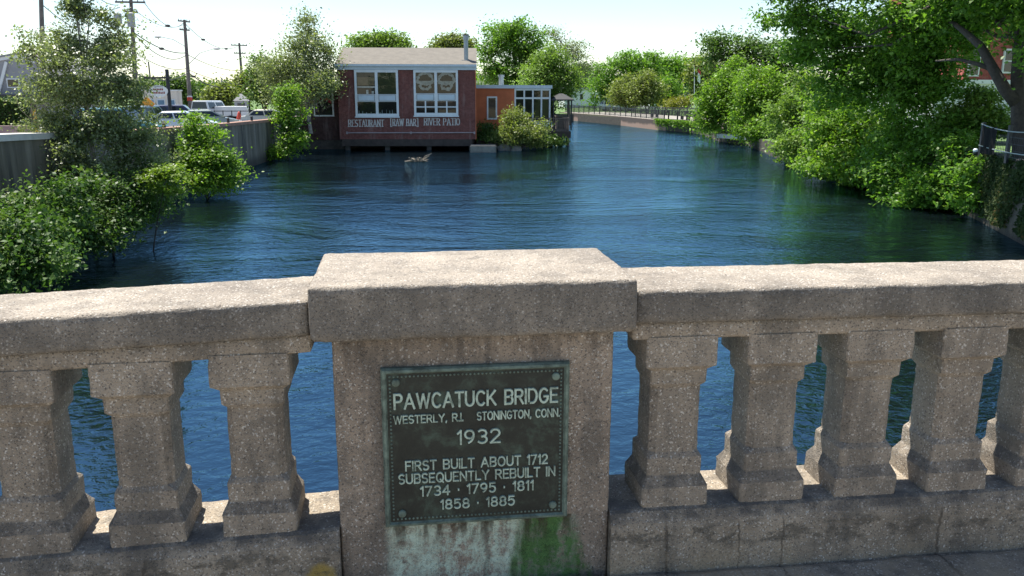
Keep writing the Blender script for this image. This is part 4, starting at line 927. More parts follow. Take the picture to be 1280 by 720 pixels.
# a table with two chairs under the canopy
tb = thing('patio_table', 'round patio table under the black canopy', 'table', (PC[0] - .2, PC[1] + 1.1, PZ + .003))
m = MB(); m.tube([(0, 0, .71), (0, 0, .75)], .42, 16); m.build('table_top', M_DECKW, tb); m = MB(); m.tube([(0, 0, .03), (0, 0, .71)], .035, 8); m.tube([(0, 0, 0), (0, 0, .03)], .25, 12); m.build('pedestal', M_BLACK, tb)
for dx, lab in ((-.85, 'black patio chair on the annex side of the canopy table'), (.62, 'black patio chair on the river side of the canopy table')):
    ch = thing('patio_chair', lab, 'chair', (PC[0] - .2 + dx, PC[1] + .95, PZ + .003), 0, 'patio chairs'); s_ = 1 if dx < 0 else -1
    m = MB(); m.box(-.22, .22, -.22, .22, .43, .47); m.build('seat', M_BLACK, ch)
    m = MB(); m.box(-.22 * s_ - .02, -.22 * s_ + .02, -.22, .22, .473, .95); m.build('backrest', M_BLACK, ch)
    for lx in (-.19, .19):
        for ly in (-.19, .19): m = MB(); m.box(lx - .018, lx + .018, ly - .018, ly + .018, 0, .428); m.build('leg', M_BLACK, ch)

# bank under the annex: rocks, granite blocks
m = MB(); a = onz(596, 188, WATER_Z); b = onz(690, 183, WATER_Z)
vs = []; 
for i in range(13):
    k = i / 12; p = a + (b - a) * k; jx = .25 * math.sin(i * 2.1)
    vs += [(p[0], p[1] + jx, WATER_Z - .3), (p[0], p[1] + .8 + jx, WATER_Z + .25 + .12 * math.sin(i * 1.7)), (p[0] + .3, p[1] + 2.4, -1.6 + .1 * math.sin(i)), (p[0] + .6, p[1] + 6, -1.35)]
m.add(vs, [(4 * i + j, 4 * i + 4 + j, 4 * i + 5 + j, 4 * i + 1 + j) for i in range(12) for j in range(3)]); tag(m.build('river_bank', M_SOIL), kind='structure')
def rock(label, px, py, D, r, seed, name='rock', mat=None, group=None, sq=(1, 1, .7)):
    p = at(px, py, D); bm = bmesh.new(); bmesh.ops.create_icosphere(bm, subdivisions=3, radius=1)
    for v in bm.verts:
        q = v.co.copy(); n_ = 1 + .35 * mnoise.noise(q * 1.3 + Vector((seed * 3.1, 0, 0))) + .14 * mnoise.noise(q * 3.2 + Vector((0, seed, 0)))
        v.co = Vector((q.x * r * sq[0], q.y * r * sq[1], q.z * r * sq[2])) * n_
    me = bpy.data.meshes.new(name); bm.to_mesh(me); bm.free(); o = link_mesh(name, me, mat or M_STONE); o.location = p; tag(o, label, 'rock', group); return o
rock('grey rock at the waterline just right of the granite block', 632, 186, 63.5, .55, 2, group='rocks below the annex')
rock('low rock at the waterline under the olive bush', 645, 187, 63.2, .45, 3, group='rocks below the annex')
rock('dark rock between the granite block and the annex wall', 618, 182, 64.6, .6, 4, mat=M_DKSTONE, group='rocks below the annex')
gb = at(604, 192, 61.6)
m = MB(); m.box(-.95, .95, -.5, .7, -.6, .62); o = m.build('granite_block', M_STONE, bevel=.06); o.location = gb; o.rotation_euler = (0, 0, RANG); tag(o, 'squared granite block standing in the water at the restaurant right corner', 'stone block')
# driftwood snag
dp = onz(524, 202, WATER_Z); rg = rng_of(9)
snag = MB()
for i in range(16):
    a_ = rg.uniform(0, 6.28); l_ = rg.uniform(.4, .95); e_ = rg.uniform(.02, .6)
    p1 = np.array([math.cos(a_) * l_ * .95, math.sin(a_) * l_ * .6, e_ * l_]); mid_ = p1 * .5 + rg.normal(size=3) * .07
    snag.tube([(0, 0, -.15), mid_, p1], [.07, .05, .015], 5)
snag.tube([(-.9, -.1, .0), (-.2, 0, .10), (.5, .05, .02)], [.06, .1, .05], 6)
o = snag.build('driftwood', paint('bleached_wood', (.20, .17, .13), .9, .3, 8)); o.location = (dp[0], dp[1], WATER_Z); tag(o, 'bleached driftwood snag sticking out of the water before the restaurant', 'driftwood')

# ================================================================== LEFT BANK: QUAY WALL, CARS, POLES
M_QUAY = None
def quay_mat():
    t = NT('stained_quay_concrete'); v = t.coords('pos')
    n = t.noise(t.mapping(v, (.6, .9, .12)), 1.6, 6, .65); col = t.ramp(n, [(.3, (.07, .06, .046)), (.5, (.15, .132, .105)), (.7, (.27, .24, .195))])
    st = t.noise(t.mapping(v, (1.5, 1.6, .15)), 1.3, 5, .6); col = t.mix(t.mrange(st, .5, .66, 0, .8), col, (.05, .047, .042))
    s = t.n('ShaderNodeSeparateXYZ'); t.l(v, s.inputs[0]); col = t.mix(t.mrange(s.outputs[2], -2.5, -1.9, .8, 0), col, (.035, .033, .026))
    t.color(col); t.bump(t.noise(v, 5, 5, .6), .02); return t.set(.9, 0, .3)
M_QUAY = quay_mat()
M_RUST = paint('rust_coping', (.30, .17, .12), .85, .35, 1.5, kind='pos')
M_PALE = paint('pale_coping', (.58, .55, .50), .85, .2, 2, kind='pos')
QL = [(-9.66, 6.5), (-9.65, 12), (-9.62, 20), (-9.57, 28), (-9.5, 36), (-9.2, 45), (-8.3, 56), (-7.75, 63.2)]
QZ = [.95, .80, .56, .28, .10, -.06, -.18, -.22]
qw = thing('quay_wall', 'long stained concrete quay wall along the left bank with rusty coping', 'quay wall', (-9.6, 30, WATER_Z))
def wall_strip(name, mat, i0, i1, dx0, dx1, zb, zt, sub=4):
    rings = []
    for i in range(i0, i1):
        for k in range(sub):
            f_ = k / sub; x = QL[i][0] + (QL[i + 1][0] - QL[i][0]) * f_; y = QL[i][1] + (QL[i + 1][1] - QL[i][1]) * f_; z = QZ[i] + (QZ[i + 1] - QZ[i]) * f_
            rings.append((x, y, z))
    rings.append((QL[i1][0], QL[i1][1], QZ[i1]))
    m = MB(); m.loft([[(x + dx0, y, zb if zb is not None else z - .16), (x + dx1, y, zb if zb is not None else z - .16), (x + dx1, y, z + zt), (x + dx0, y, z + zt)] for x, y, z in rings]); return m.build(name, mat, qw, local=False)
wall_strip('wall_face', M_QUAY, 0, 7, -.42, .04, WATER_Z - .8, -.165)
wall_strip('pale_coping', M_PALE, 0, 3, -.9, .10, None, 0.0)
wall_strip('rust_coping', M_RUST, 3, 7, -.50, .10, None, 0.0)
def on_coping(px): # point on the coping line below a pixel column
    best = None
    for i in range(7):
        for k in range(20):
            f_ = k / 20; P = np.array([QL[i][0] + (QL[i + 1][0] - QL[i][0]) * f_, QL[i][1] + (QL[i + 1][1] - QL[i][1]) * f_, QZ[i] + (QZ[i + 1] - QZ[i]) * f_])
            q = P - CAM; x = 640 + F_PX * (q @ RT) / (q @ FWD)
            if best is None or abs(x - px) < best[0]: best = (abs(x - px), P)
    return best[1]
for px, lab in ((208, 'short dark post with pale cap on the quay coping near the white sedan'), (287, 'short dark post on the quay coping left of the orange cone'), (318, 'short dark post on the quay coping right of the orange cone')):
    P = on_coping(px); t = thing('mooring_post', lab, 'post', P, 0, 'short posts on the quay coping')
    m = MB(); m.tube([(-.1, 0, 0), (-.1, 0, .16)], .07, 8); m.build('stem', M_BLACK, t)
    m = MB(); m.ball((-.1, 0, .2), .085, 8, 6); m.build('cap', M_GREY if px == 208 else M_BLACK, t)

# ---- cars
M_TYRE = paint('tyre_rubber', (.02, .02, .02), .85, .2, 8); M_RIM = paint('wheel_rim', (.45, .46, .47), .35, .1, 8, metal=.7)
M_CARGL = NT('car_glass'); M_CARGL.color((.015, .02, .024)); M_CARGL = M_CARGL.set(.06, 0, .6)
M_TAIL = NT('tail_lamp'); M_TAIL.color((.45, .02, .015)); M_TAIL = M_TAIL.set(.25, 0, .5)
M_HEAD = NT('head_lamp'); M_HEAD.color((.75, .78, .8)); M_HEAD = M_HEAD.set(.15, 0, .6)
M_PLATE = paint('licence_plate', (.7, .7, .68), .5, .1, 8)
def car_paint(name, c, metal=.25):
    if name in _mats: return _mats[name]
    t = NT(name); t.color(c); t.set(.28, metal, .5); t.b.inputs['Coat Weight'].default_value = .6; t.b.inputs['Coat Roughness'].default_value = .06; _mats[name] = t.m; return t.m
def make_car(label, px, py, D, rz, color, kind='sedan', z=None, group='cars in the parking lot'):
    P = at(px, py, D); P[2] = lotz(P[1]) + .02 if z is None else z
    t = thing('parked_car', label, 'car', P, rz, group); L = 2.35; Wd = .88
    if kind == 'sedan': st = [(-L, .34, .72, .70, .62), (-L + .12, .22, .92, .80, .72), (-1.6, .20, 1.0, Wd, .78), (-.6, .2, .98, Wd, .78), (.55, .2, .97, Wd, .78), (1.35, .2, .90, Wd, .76), (L - .25, .22, .74, .80, .68), (L, .36, .62, .66, .56)]; gh = [(-1.75, .98, -1.15, 1.40), (1.25, .94, .30, 1.42)]
    elif kind == 'suv': st = [(-L, .4, .9, .78, .74), (-L + .1, .28, 1.08, .86, .78), (-1.4, .26, 1.10, .92, .82), (0, .26, 1.08, .92, .82), (1.1, .26, 1.05, .92, .8), (L - .2, .3, .95, .86, .74), (L, .42, .75, .74, .62)]; gh = [(-2.28, 1.06, -2.0, 1.68), (1.2, 1.04, .45, 1.70)]
    else: st = [(-L, .38, 1.1, .86, .84), (-L + .08, .28, 1.25, .94, .9), (-1.2, .26, 1.25, .95, .9), (.6, .26, 1.22, .95, .9), (1.7, .26, 1.12, .93, .86), (L, .38, .85, .85, .72)]; gh = [(-2.33, 1.22, -2.28, 2.02), (1.75, 1.10, 1.0, 2.0)]
    m = MB(); m.loft([[(x, -w, zb), (x, w, zb), (x, w * 1.02, (zb + zt) * .55), (x, w2, zt), (x, w2 * .6, zt + .03), (x, -w2 * .6, zt + .03), (x, -w2, zt), (x, -w * 1.02, (zb + zt) * .55)] for x, zb, zt, w, w2 in st])
    m.build('body', color, t, smooth=False, bevel=.02)
    (xa, za, xb, zb), (xc, zc, xd, zd) = gh; wb, wt = st[3][4] - .0, st[3][4] - .17
    m = MB(); m.loft([[(xa, -wb, za), (xc, -wb, zc), (xc, wb, zc), (xa, wb, za)], [(xb, -wt, zb), (xd, -wt, zd), (xd, wt, zd), (xb, wt, zb)], [(xb + .15, -wt + .12, zb + .05), (xd - .15, -wt + .12, zd + .05), (xd - .15, wt - .12, zd + .05), (xb + .15, wt - .12, zb + .05)]]); m.build('cabin', color, t, bevel=.025)
    def onside(f_, g_, s_):
        lo = xa + (xc - xa) * f_; hi = xb + (xd - xb) * f_; zl = za + (zc - za) * f_; zh = zb + (zd - zb) * f_
        return (lo + (hi - lo) * g_, s_ * (wb + (wt - wb) * g_ + .006), zl + (zh - zl) * g_)
    for s_ in (-1, 1):
        m = MB()
        for f0, f1 in ((.07, .46), (.50, .93)): m.add([onside(f0, .14, s_), onside(f1, .14, s_), onside(f1, .86, s_), onside(f0, .86, s_)], [(0, 1, 2, 3)])
        m.build('side_window', M_CARGL, t)
    for xlo, zlo, xhi, zhi, nm, dx in ((xc, zc, xd, zd, 'windscreen', .006), (xa, za, xb, zb, 'rear_window', -.006)):
        m = MB(); pts = []
        for g_, sg in ((.1, -1), (.1, 1), (.9, 1), (.9, -1)): pts.append((xlo + (xhi - xlo) * g_ + dx, sg * (wb + (wt - wb) * g_ - .09), zlo + (zhi - zlo) * g_ + .006))
        m.add(pts, [(0, 1, 2, 3)]); m.build(nm, M_CARGL, t)
    for x in (-1.38, 1.4):
        for s_ in (-1, 1):
            m = MB(); m.tube([(x, s_ * (Wd - .16), .33), (x, s_ * (Wd + .035), .33)], .33, 18); w = m.build('wheel', M_TYRE, t, bevel=.02)
            m = MB(); m.tube([(x, s_ * (Wd + .036), .33), (x, s_ * (Wd + .05), .33)], .21, 14); m.build('rim', M_RIM, w)
    ztail = st[1][2] - .2
    for s_ in (-1, 1):
        m = MB(); m.box(-L - .015 + .05, -L + .14, s_ * .66 - .13, s_ * .66 + .13, ztail - .05, ztail + .12); m.build('tail_lamp', M_TAIL, t, bevel=.01)
        m = MB(); m.box(L - .2, L + .012 - .02, s_ * .56 - .14, s_ * .56 + .14, .60, .72); m.build('headlight', M_HEAD, t, bevel=.01)
        m = MB(); m.box(.95, 1.1, s_ * .95 - .08, s_ * .95 + .08, st[3][2] + .02, st[3][2] + .14); m.build('mirror', color, t, bevel=.02)
    m = MB(); m.box(-L - .012, -L + .0, -.2, .2, .55, .66); m.build('licence_plate', M_PLATE, t)
    return t
make_car('silver white sedan parked behind the quay wall beside the banded pole', 228, 150, 53, R(4), car_paint('silver_paint', (.62, .65, .66), .35))
make_car('teal car half hidden by the birch leaves behind the quay wall', 150, 152, 45, R(-8), car_paint('teal_paint', (.05, .17, .20)), 'suv')
make_car('blue grey hatchback parked left of the dark navy car', 186, 146, 63, R(80), car_paint('blue_grey_paint', (.22, .32, .38)), 'suv')
make_car('dark navy car parked behind the silver white sedan', 224, 141, 68, R(6), car_paint('navy_paint', (.018, .026, .075)), 'suv')
make_car('grey green car behind the bright wall shrub', 258, 146, 60, R(15), car_paint('grey_green_paint', (.30, .34, .30)))
make_car('white van with dark windows parked beyond the shrub', 264, 139, 84, R(75), car_paint('white_paint_car', (.62, .63, .63), 0), 'van')
make_car('beige sedan parked behind the upright green wall shrub', 338, 146, 63, R(4), car_paint('beige_paint', (.62, .58, .48), .2))
# white box trailer and black fence in front
P = at(290, 142, 84); P[2] = lotz(P[1]) + .02
t = thing('box_trailer', 'low white box trailer parked behind a short black fence', 'trailer', P, R(3))
m = MB(); m.box(-1.5, 1.5, -.9, .9, .55, 1.5); m.build('box', M_WHITE, t, bevel=.04)
m = MB(); m.box(-1.5, 2.2, -.06, .06, .42, .545); m.build('chassis', M_BLACK, t)
for s_ in (-.95, .95):
    m = MB(); m.tube([(0, s_ - .1, .32), (0, s_ + .1, .32)], .32, 14); m.build('wheel', M_TYRE, t)
P = at(290, 145, 70); P[2] = lotz(P[1]); t = thing('lot_fence', 'short black metal fence between the white trailer and the quay wall', 'fence', P, 0)
m = MB(); m.bar((-1.4, 0, 1.25), (1.4, 0, 1.25), .06, .06); m.bar((-1.4, 0, .3), (1.4, 0, .3), .05, .05); m.build('rail', M_BLACK, t)
for x in (-1.4, -.7, 0, .7, 1.4):
    m = MB(); m.box(x - .035, x + .035, -.036, .036, 0, 1.3); m.build('post', M_BLACK, t)
P = at(299, 148, 62); P[2] = lotz(P[1]); t = thing('traffic_cone', 'tall orange red cone standing behind the quay coping', 'cone', P)
m = MB(); m.loft([[(r_ * math.cos(a), r_ * math.sin(a), z) for a in np.linspace(0, 2 * math.pi, 15)[:-1]] for r_, z in ((.27, .04), (.25, .6), (.17, .95), (.08, 1.25), (.05, 1.32))]); m.build('cone_body', paint('orange_red_plastic', (.62, .075, .04), .5, .1, 5), t, smooth=True)
m = MB(); m.box(-.3, .3, -.3, .3, 0, .038); m.build('base', M_BLACK, t)
# yellow post beside the hedge
P = at(45, 158, 40); P[2] = lotz(P[1])
t = thing('yellow_post', 'yellow marker post standing between the hedge and the birch', 'post', P); hh_ = at(45, 137, 40)[2] - P[2]
m = MB(); m.tube([(0, 0, 0), (0, 0, hh_)], .075, 10); m.build('post', paint('yellow_paint', (.72, .42, .03), .6, .15, 4), t); m = MB(); m.tube([(0, 0, hh_ * .55), (0, 0, hh_ * .68)], .079, 10); m.build('orange_band', paint('orange_paint', (.7, .2, .03), .6, .1, 4), t)

# ---- utility poles
M_POLE = paint('pole_wood', (.20, .17, .145), .9, .35, 3, c2=(.11, .095, .085))
TOPS = {}
def pole(label, px0, py0, px1, py1, D, arms, r=.16, extra=None):
    b = at(px1, py1, D); b[2] = lotz(b[1]); tp = at(px0, py0, D)
    t = thing('utility_pole', label, 'utility pole', b, 0, 'wooden utility poles along the road')
    tp_l = tp - b
    m = MB(); m.tube([(0, 0, 0), tp_l * .5, tp_l], [r * 1.25, r * 1.05, r * .8], 10); m.build('pole', M_POLE, t)
    for (fz, w, rot) in arms:
        c = tp_l * fz; d_ = np.array([math.cos(R(rot)), math.sin(R(rot)), 0]); m = MB(); m.bar(c - d_ * w / 2 - np.array([0, .2, 0]), c + d_ * w / 2 - np.array([0, .2, 0]), .12, .14)
        ca = m.build('crossarm', M_POLE, t)
        m = MB()
        for k in (-.46, -.25, .25, .46): q = c + d_ * w * k - np.array([0, .2, 0]); m.tube([q + np.array([0, 0, .07]), q + np.array([0, 0, .22])], [.05, .035], 6)
        m.build('insulator', M_GREY, ca)
    if extra: extra(t, tp_l)
    TOPS[label] = (b, tp); return t
def transformers(t, tp):
    for dx, h in ((-.42, .95), (.55, 1.0)):
        z = tp[2] * .82; m = MB(); m.tube([(tp[0] * .82 + dx, -.42, z - h / 2), (tp[0] * .82 + dx, -.42, z + h / 2)], .30, 14); m.tube([(tp[0] * .82 + dx, -.42, z + h / 2), (tp[0] * .82 + dx, -.42, z + h / 2 + .08)], [.31, .2], 14); m.build('transformer', M_GREY, t)
def banded(t, tp):
    m = MB(); k = .215; c = tp * k; m.tube([c - tp * .022, c + tp * .012], .27, 12); m.build('red_band', paint('red_paint', (.55, .06, .035), .6, .1, 4), t)
    m = MB(); m.tube([c + tp * .0125, c + tp * .026], .268, 12); m.build('white_band', M_WHITE, t)
    for k, dx, dz in ((.73, -2.4, 1.0), (.55, 3.0, 1.7)):
        c = tp * k; e = c + np.array([dx, -.6, dz]); m = MB(); m.tube([c, c + np.array([dx * .5, -.3, dz * .75]), e], .035, 6); la = m.build('lamp_arm', M_GALV, t)
        m = MB(); s_ = 1 if dx > 0 else -1; m.ball(e + np.array([s_ * .25, 0, -.02]), .3, 10, 6, 1.3, .6, .38); m.build('lamp_head', M_GREY, la)
pole('utility pole seen through the top of the birch near the house', 50, -40, 55, 150, 58, [(.97, 2.4, 0)])
pole('utility pole with crossarm and two grey transformers', 163.5, -1, 171, 142, 68, [(.975, 2.3, 0), (.90, 1.2, 50)], .17, transformers)
pole('utility pole with red and white band low down and two street lamp arms', 230.5, 25, 238.5, 143, 90, [(.985, 1.7, 60), (.90, 1.4, 60)], .19, banded)
pole('utility pole beside the dark rounded tree, far along the road', 299, 54, 306, 146, 118, [(.97, 2.2, 20), (.86, 1.6, 20)], .18)
pole('distant utility pole behind the transformers pole', 185.5, 77, 189, 104, 150, [], .15)
for px, ya, yb, D, lab in ((278, 98, 135, 112, 'slim pale lamp post behind the white van'), (284.5, 107, 135, 108, 'slim white flag post right of the pale lamp post')):
    b = at(px, yb, D); b[2] = lotz(b[1]); tp = at(px - 1, ya, D) - b
    t = thing('lamp_post', lab, 'post', b, 0); m = MB(); m.tube([(0, 0, 0), tp], [.10, .06], 8); m.build('post', M_GALV if px < 280 else M_WHITE, t); m = MB(); m.ball(tp, .12, 8, 5); m.build('finial', M_GREY, t)
M_WIRE = paint('wire_black', (.03, .03, .035), .7, .1, 4)
def wire(label, A, B, sag, r=.03, blobs=()):
    A = np.array(A); B = np.array(B); mid = (A + B) / 2; n = 18
    pts = [A + (B - A) * k / n - np.array([0, 0, 4 * sag * (k / n) * (1 - k / n)]) for k in range(n + 1)]
    m = MB(); m.tube([p - mid for p in pts], r, 5)
    for f_ in blobs: m.ball(pts[int(f_ * n)] - mid, .16, 6, 4, 1.6, 1, .8)
    o = m.build('overhead_wire', M_WIRE); o.location = mid; tag(o, label, 'wire', 'overhead wires')
A_ = lambda x, y, D: at(x, y, D)
wire('highest wire from the transformer pole crossarm to the banded pole top', A_(181, 4, 68), A_(229, 29, 90), 1.0, .025, (.5,))
wire('upper wire from the transformer pole to the banded pole second arm', A_(168, 12, 68), A_(229, 31, 90), .7, .02)
wire('thick cable at mid height between transformer pole and banded pole', A_(168, 41, 68), A_(233, 66, 90), .5, .045, (.45,))
wire('second mid-height cable just below the thick one', A_(168, 43, 68), A_(234, 68, 90), 1.1, .035)
wire('low cable from transformer pole to banded pole', A_(169, 65, 68), A_(235, 85, 90), .6, .03)
wire('lowest cable from the birch to the banded pole', A_(128, 64, 62), A_(236, 90, 90), 1.4, .045)
wire('wire from the banded pole top to the far pole crossarm', A_(231, 29, 90), A_(297, 58, 118), 1.2, .03, (.3, .75))
wire('mid wire from the banded pole to the far pole', A_(234, 68, 90), A_(302, 88, 118), .5, .035)
wire('thick low cable sagging from the banded pole to the far pole', A_(237, 92, 90), A_(303, 98, 118), 1.3, .06, (.08,))
wire('low cable from the banded pole running past the far pole to the birch', A_(237, 88, 90), A_(345, 103, 118), .9, .03)
wire('wire leaving the transformer pole crossarm to the upper left', A_(148, 6, 68), A_(110, -14, 50), .3, .025)
wire('wire leaving the transformer pole above the birch to the left', A_(150, 9, 68), A_(52, -16, 58), .8, .025)
wire('wire from the near pole down through the birch top', A_(52, 5, 58), A_(168, 40, 68), 1.2, .03)

# ---- black sign post with hanging oval, orange diamond, shop, booth, house
b = at(213, 142, 66); b[2] = lotz(b[1]); tp = at(208.5, 87, 66) - b
t = thing('sign_post', 'black sign post with long crossbar behind the navy car', 'sign post', b)
m = MB(); m.tube([(0, 0, 0), tp], .14, 8); m.build('post', M_BLACK, t)
l0 = at(181, 97.5, 66) - b; l1 = at(215, 97, 66) - b
m = MB(); m.bar(l0 - np.array([0, .15, 0]), l1 - np.array([0, .15, 0]), .14, .14); m.build('crossbar', M_BLACK, t)
c = at(198, 114, 65.8); t = thing('hanging_sign', 'white oval sign with dark red lettering hanging from the black crossbar', 'sign', c)
m = MB(); rx_, rz_ = 11.3 * 66 / F_PX, 7.2 * 66 / F_PX; pts = [(rx_ * math.cos(a), 0, rz_ * math.sin(a)) for a in np.linspace(0, 2 * math.pi, 29)[:-1]]; m.prism(pts, (0, .07, 0)); m.build('board', M_WHITE, t)
m = MB(); rg = rng_of(4)
for zz, wd in ((.14, .75), (-.12, .85)):
    x_ = -wd / 2
    while x_ < wd / 2: w_ = rg.uniform(.05, .1); m.box(x_, x_ + w_, -.012, -.002, zz - .075, zz + .07 + rg.uniform(-.02, .02)); x_ += w_ + .035
m.build('lettering', paint('dark_red_paint', (.26, .06, .045), .7, .1, 5), t)
m = MB(); m.prism([(rx_ * .55 * math.cos(a), 0, .3 + .1 * math.sin(a)) for a in np.linspace(0, math.pi, 12)], (0, -.01, 0)); m.build('emblem', M_GREY, t)
m = MB()
for dx in (-.35, .35): m.tube([(dx, .03, rz_ * .8), (dx, .03, at(198, 98, 65.8)[2] - c[2])], .02, 5)
m.build('hanger', M_BLACK, t)
c = at(184, 130, 62); b = c.copy(); b[2] = lotz(b[1]); t = thing('warning_sign', 'orange diamond warning sign behind the birch branches', 'sign', b); z = c[2] - b[2]
m = MB(); m.prism([(-.55, 0, z), (0, 0, z - .55), (.55, 0, z), (0, 0, z + .55)], (0, .03, 0)); m.build('board', paint('sign_orange', (.78, .30, .02), .5, .08, 4), t); m = MB(); m.box(-.035, .035, .04, .1, 0, z + .5); m.build('post', M_GALV, t)
c = at(201, 138, 88); c[2] = lotz(c[1]); t = thing('shop', 'small white shop with pale blue windows behind the black sign post', 'shop', c, R(8)); zt = at(193, 114, 88)[2] - c[2]
m = MB(); m.box(-1.6, 1.7, 0, 5, 0, zt); m.build('wall', paint('cream_wall', (.66, .61, .53), .8, .12, 1.5), t); m = MB(); m.box(-1.7, 1.8, -.1, 5.1, zt + .003, zt + .15); m.build('roof', M_WHITE, t)
for i, (xa, xb, za, zb_) in enumerate(((-1.4, -.5, .9, 2.2), (-.3, .5, .9, 2.2), (.7, 1.5, .2, 2.2))):
    m = MB(); m.box(xa, xb, -.05, -.003, za, zb_); w = m.build('window' if i < 2 else 'door', M_WHITEB, t); m = MB(); m.box(xa + .1, xb - .1, -.065, -.052, za + .1, zb_ - .1); m.build('pane', paint('blue_glass', (.12, .22, .32), .1, .2, 2), w)
c = at(303, 146, 92); c[2] = lotz(c[1]); t = thing('booth', 'narrow grey booth with pitched roof in the parking lot', 'booth', c, R(8)); zt = at(302, 126, 92)[2] - c[2]
m = MB(); m.box(-.7, .7, -.7, .7, 0, zt); m.build('wall', M_GREY, t); m = MB(); m.loft([[(-.85, -.85, zt + .003), (.85, -.85, zt + .003), (.85, .85, zt + .003), (-.85, .85, zt + .003)], [(-.08, -.08, zt + .75), (.08, -.08, zt + .75), (.08, .08, zt + .75), (-.08, .08, zt + .75)]]); m.build('roof', M_ROOFG, t)
m = MB(); m.box(-.4, .4, -.72, -.703, 1.0, zt - .25); m.build('window', M_CARGL, t)
# grey gambrel house
c = at(12, 150, 82); c[2] = lotz(c[1]); t = thing('gambrel_house', 'grey gambrel-roofed house with white trim behind the hedge', 'house', c, R(-6))
zz = lambda y: at(12, y, 82)[2] - c[2]
kx = lambda x: (x - 12) * 82 / F_PX
zw, zk, zt = zz(122), zz(88), zz(74)
prof = [(kx(-70), zw), (kx(-52), zz(92)), (kx(-20), zz(80)), (kx(36), zz(70)), (kx(62), zz(82)), (kx(78), zz(104)), (kx(84), zw)]
m = MB(); m.prism([(x, 0, z) for x, z in prof], (0, 9, 0)); m.build('gable', paint('grey_siding', (.30, .30, .31), .8, .12, 1.5), t)
m = MB(); m.box(kx(-66), kx(80), .03, 9, 0, zw - .003); m.build('wall', paint('grey_siding', (.30, .30, .31), .8, .12, 1.5), t)
m = MB()
for p, q in zip(prof, prof[1:]): m.bar((p[0], -.08, p[1]), (q[0], -.08, q[1]), .14, .3)
m.bar((kx(2), -.1, zw + .15), (kx(18), -.1, zz(78)), .14, .28)
m.build('white_trim', M_WHITE, t)
m = MB(); m.prism([(x, -.3, z + .16) for x, z in prof], (0, 9.6, 0)); 
m2 = MB()
for p, q in zip(prof, prof[1:]): m2.add([(p[0], -.3, p[1] + .16), (q[0], -.3, q[1] + .16), (q[0], 9.3, q[1] + .16), (p[0], 9.3, p[1] + .16), (p[0], -.3, p[1] + .3), (q[0], -.3, q[1] + .3), (q[0], 9.3, q[1] + .3), (p[0], 9.3, p[1] + .3)], [(0, 1, 2, 3), (7, 6, 5, 4), (0, 4, 5, 1), (1, 5, 6, 2), (2, 6, 7, 3), (3, 7, 4, 0)])
m2.build('roof', M_ROOFG, t)
m = MB(); m.box(kx(-66), kx(82), -1.5, -.1, zz(123), zz(118)); m.build('porch_roof', M_BLACK, t); m = MB(); m.box(kx(-66), kx(82), -1.55, -.1, zz(125), zz(123.2)); m.build('porch_beam', M_WHITE, t)
for xa, xb in ((15, 31),):
    m = MB(); m.box(kx(xa), kx(xb), -.12, -.003, zz(110), zz(98)); w = m.build('window', M_WHITE, t); m = MB(); m.box(kx(xa) + .12, kx(xb) - .12, -.14, -.122, zz(110) + .12, zz(98) - .12); m.build('pane', M_CARGL, w)
# low mauve kerb under the hedge
a = at(-80, 161, 40); b = at(42, 161, 40); m = MB(); m.box(a[0], b[0], a[1] - .15, a[1] + .15, lotz(a[1]) - .1, at(0, 157.5, 40)[2]); o = m.build('kerb_wall', paint('mauve_stone', (.32, .22, .21), .9, .2, 2), None); tag(o, 'low mauve kerb wall in front of the clipped hedge', 'kerb wall')

# ================================================================== FAR SHORE
WL = [tuple(onz(x, y, WATER_Z)[:2]) for x, y in ((900, 177), (875, 167.5), (850, 165), (822, 162.5), (782, 157.5), (750, 154), (717.5, 151))]; d_ = np.array(WL[-1]) - np.array(WL[-2]); WL.append(tuple(np.array(WL[-1]) + d_ * .6))
WLz = -1.58
def offs(line, o):
    out = []
    for i, p in enumerate(line):
        a, b = np.array(line[max(0, i - 1)]), np.array(line[min(len(line) - 1, i + 1)]); t_ = (b - a) / np.linalg.norm(b - a); out.append((p[0] + t_[1] * o, p[1] - t_[0] * o))
    return out
m = MB(); f0 = offs(WL, -.05); f1 = offs(WL, .5)
m.loft([[(a[0], a[1], WATER_Z - .5), (b[0], b[1], WATER_Z - .5), (b[0], b[1], WLz), (a[0], a[1], WLz)] for a, b in zip(f0, f1)])
t = NT('river_wall_stone'); v = t.coords('pos'); s = t.n('ShaderNodeSeparateXYZ'); t.l(v, s.inputs[0])
t.color(t.mix(t.mrange(t.math('ADD', s.outputs[2], t.math('MULTIPLY', t.noise(v, .5, 4, .6), .9)), -1.95, -1.6), (.30, .19, .14), (.085, .06, .048))); t.set(.9, 0, .3)
o = m.build('river_wall', t.m); tag(o, 'low brown stone river wall below the riverside walkway', 'river wall')
m = MB(); f2 = offs(WL, .505); f3 = offs(WL, 8.5)
m.loft([[(a[0], a[1], WLz - .3), (b[0], b[1], WLz - .3), (b[0], b[1], WLz + .02), (a[0], a[1], WLz + .02)] for a, b in zip(f2, f3)]); tag(m.build('walkway', paint('pale_walkway', (.50, .46, .40), .9, .15, 1, kind='pos')), kind='structure')
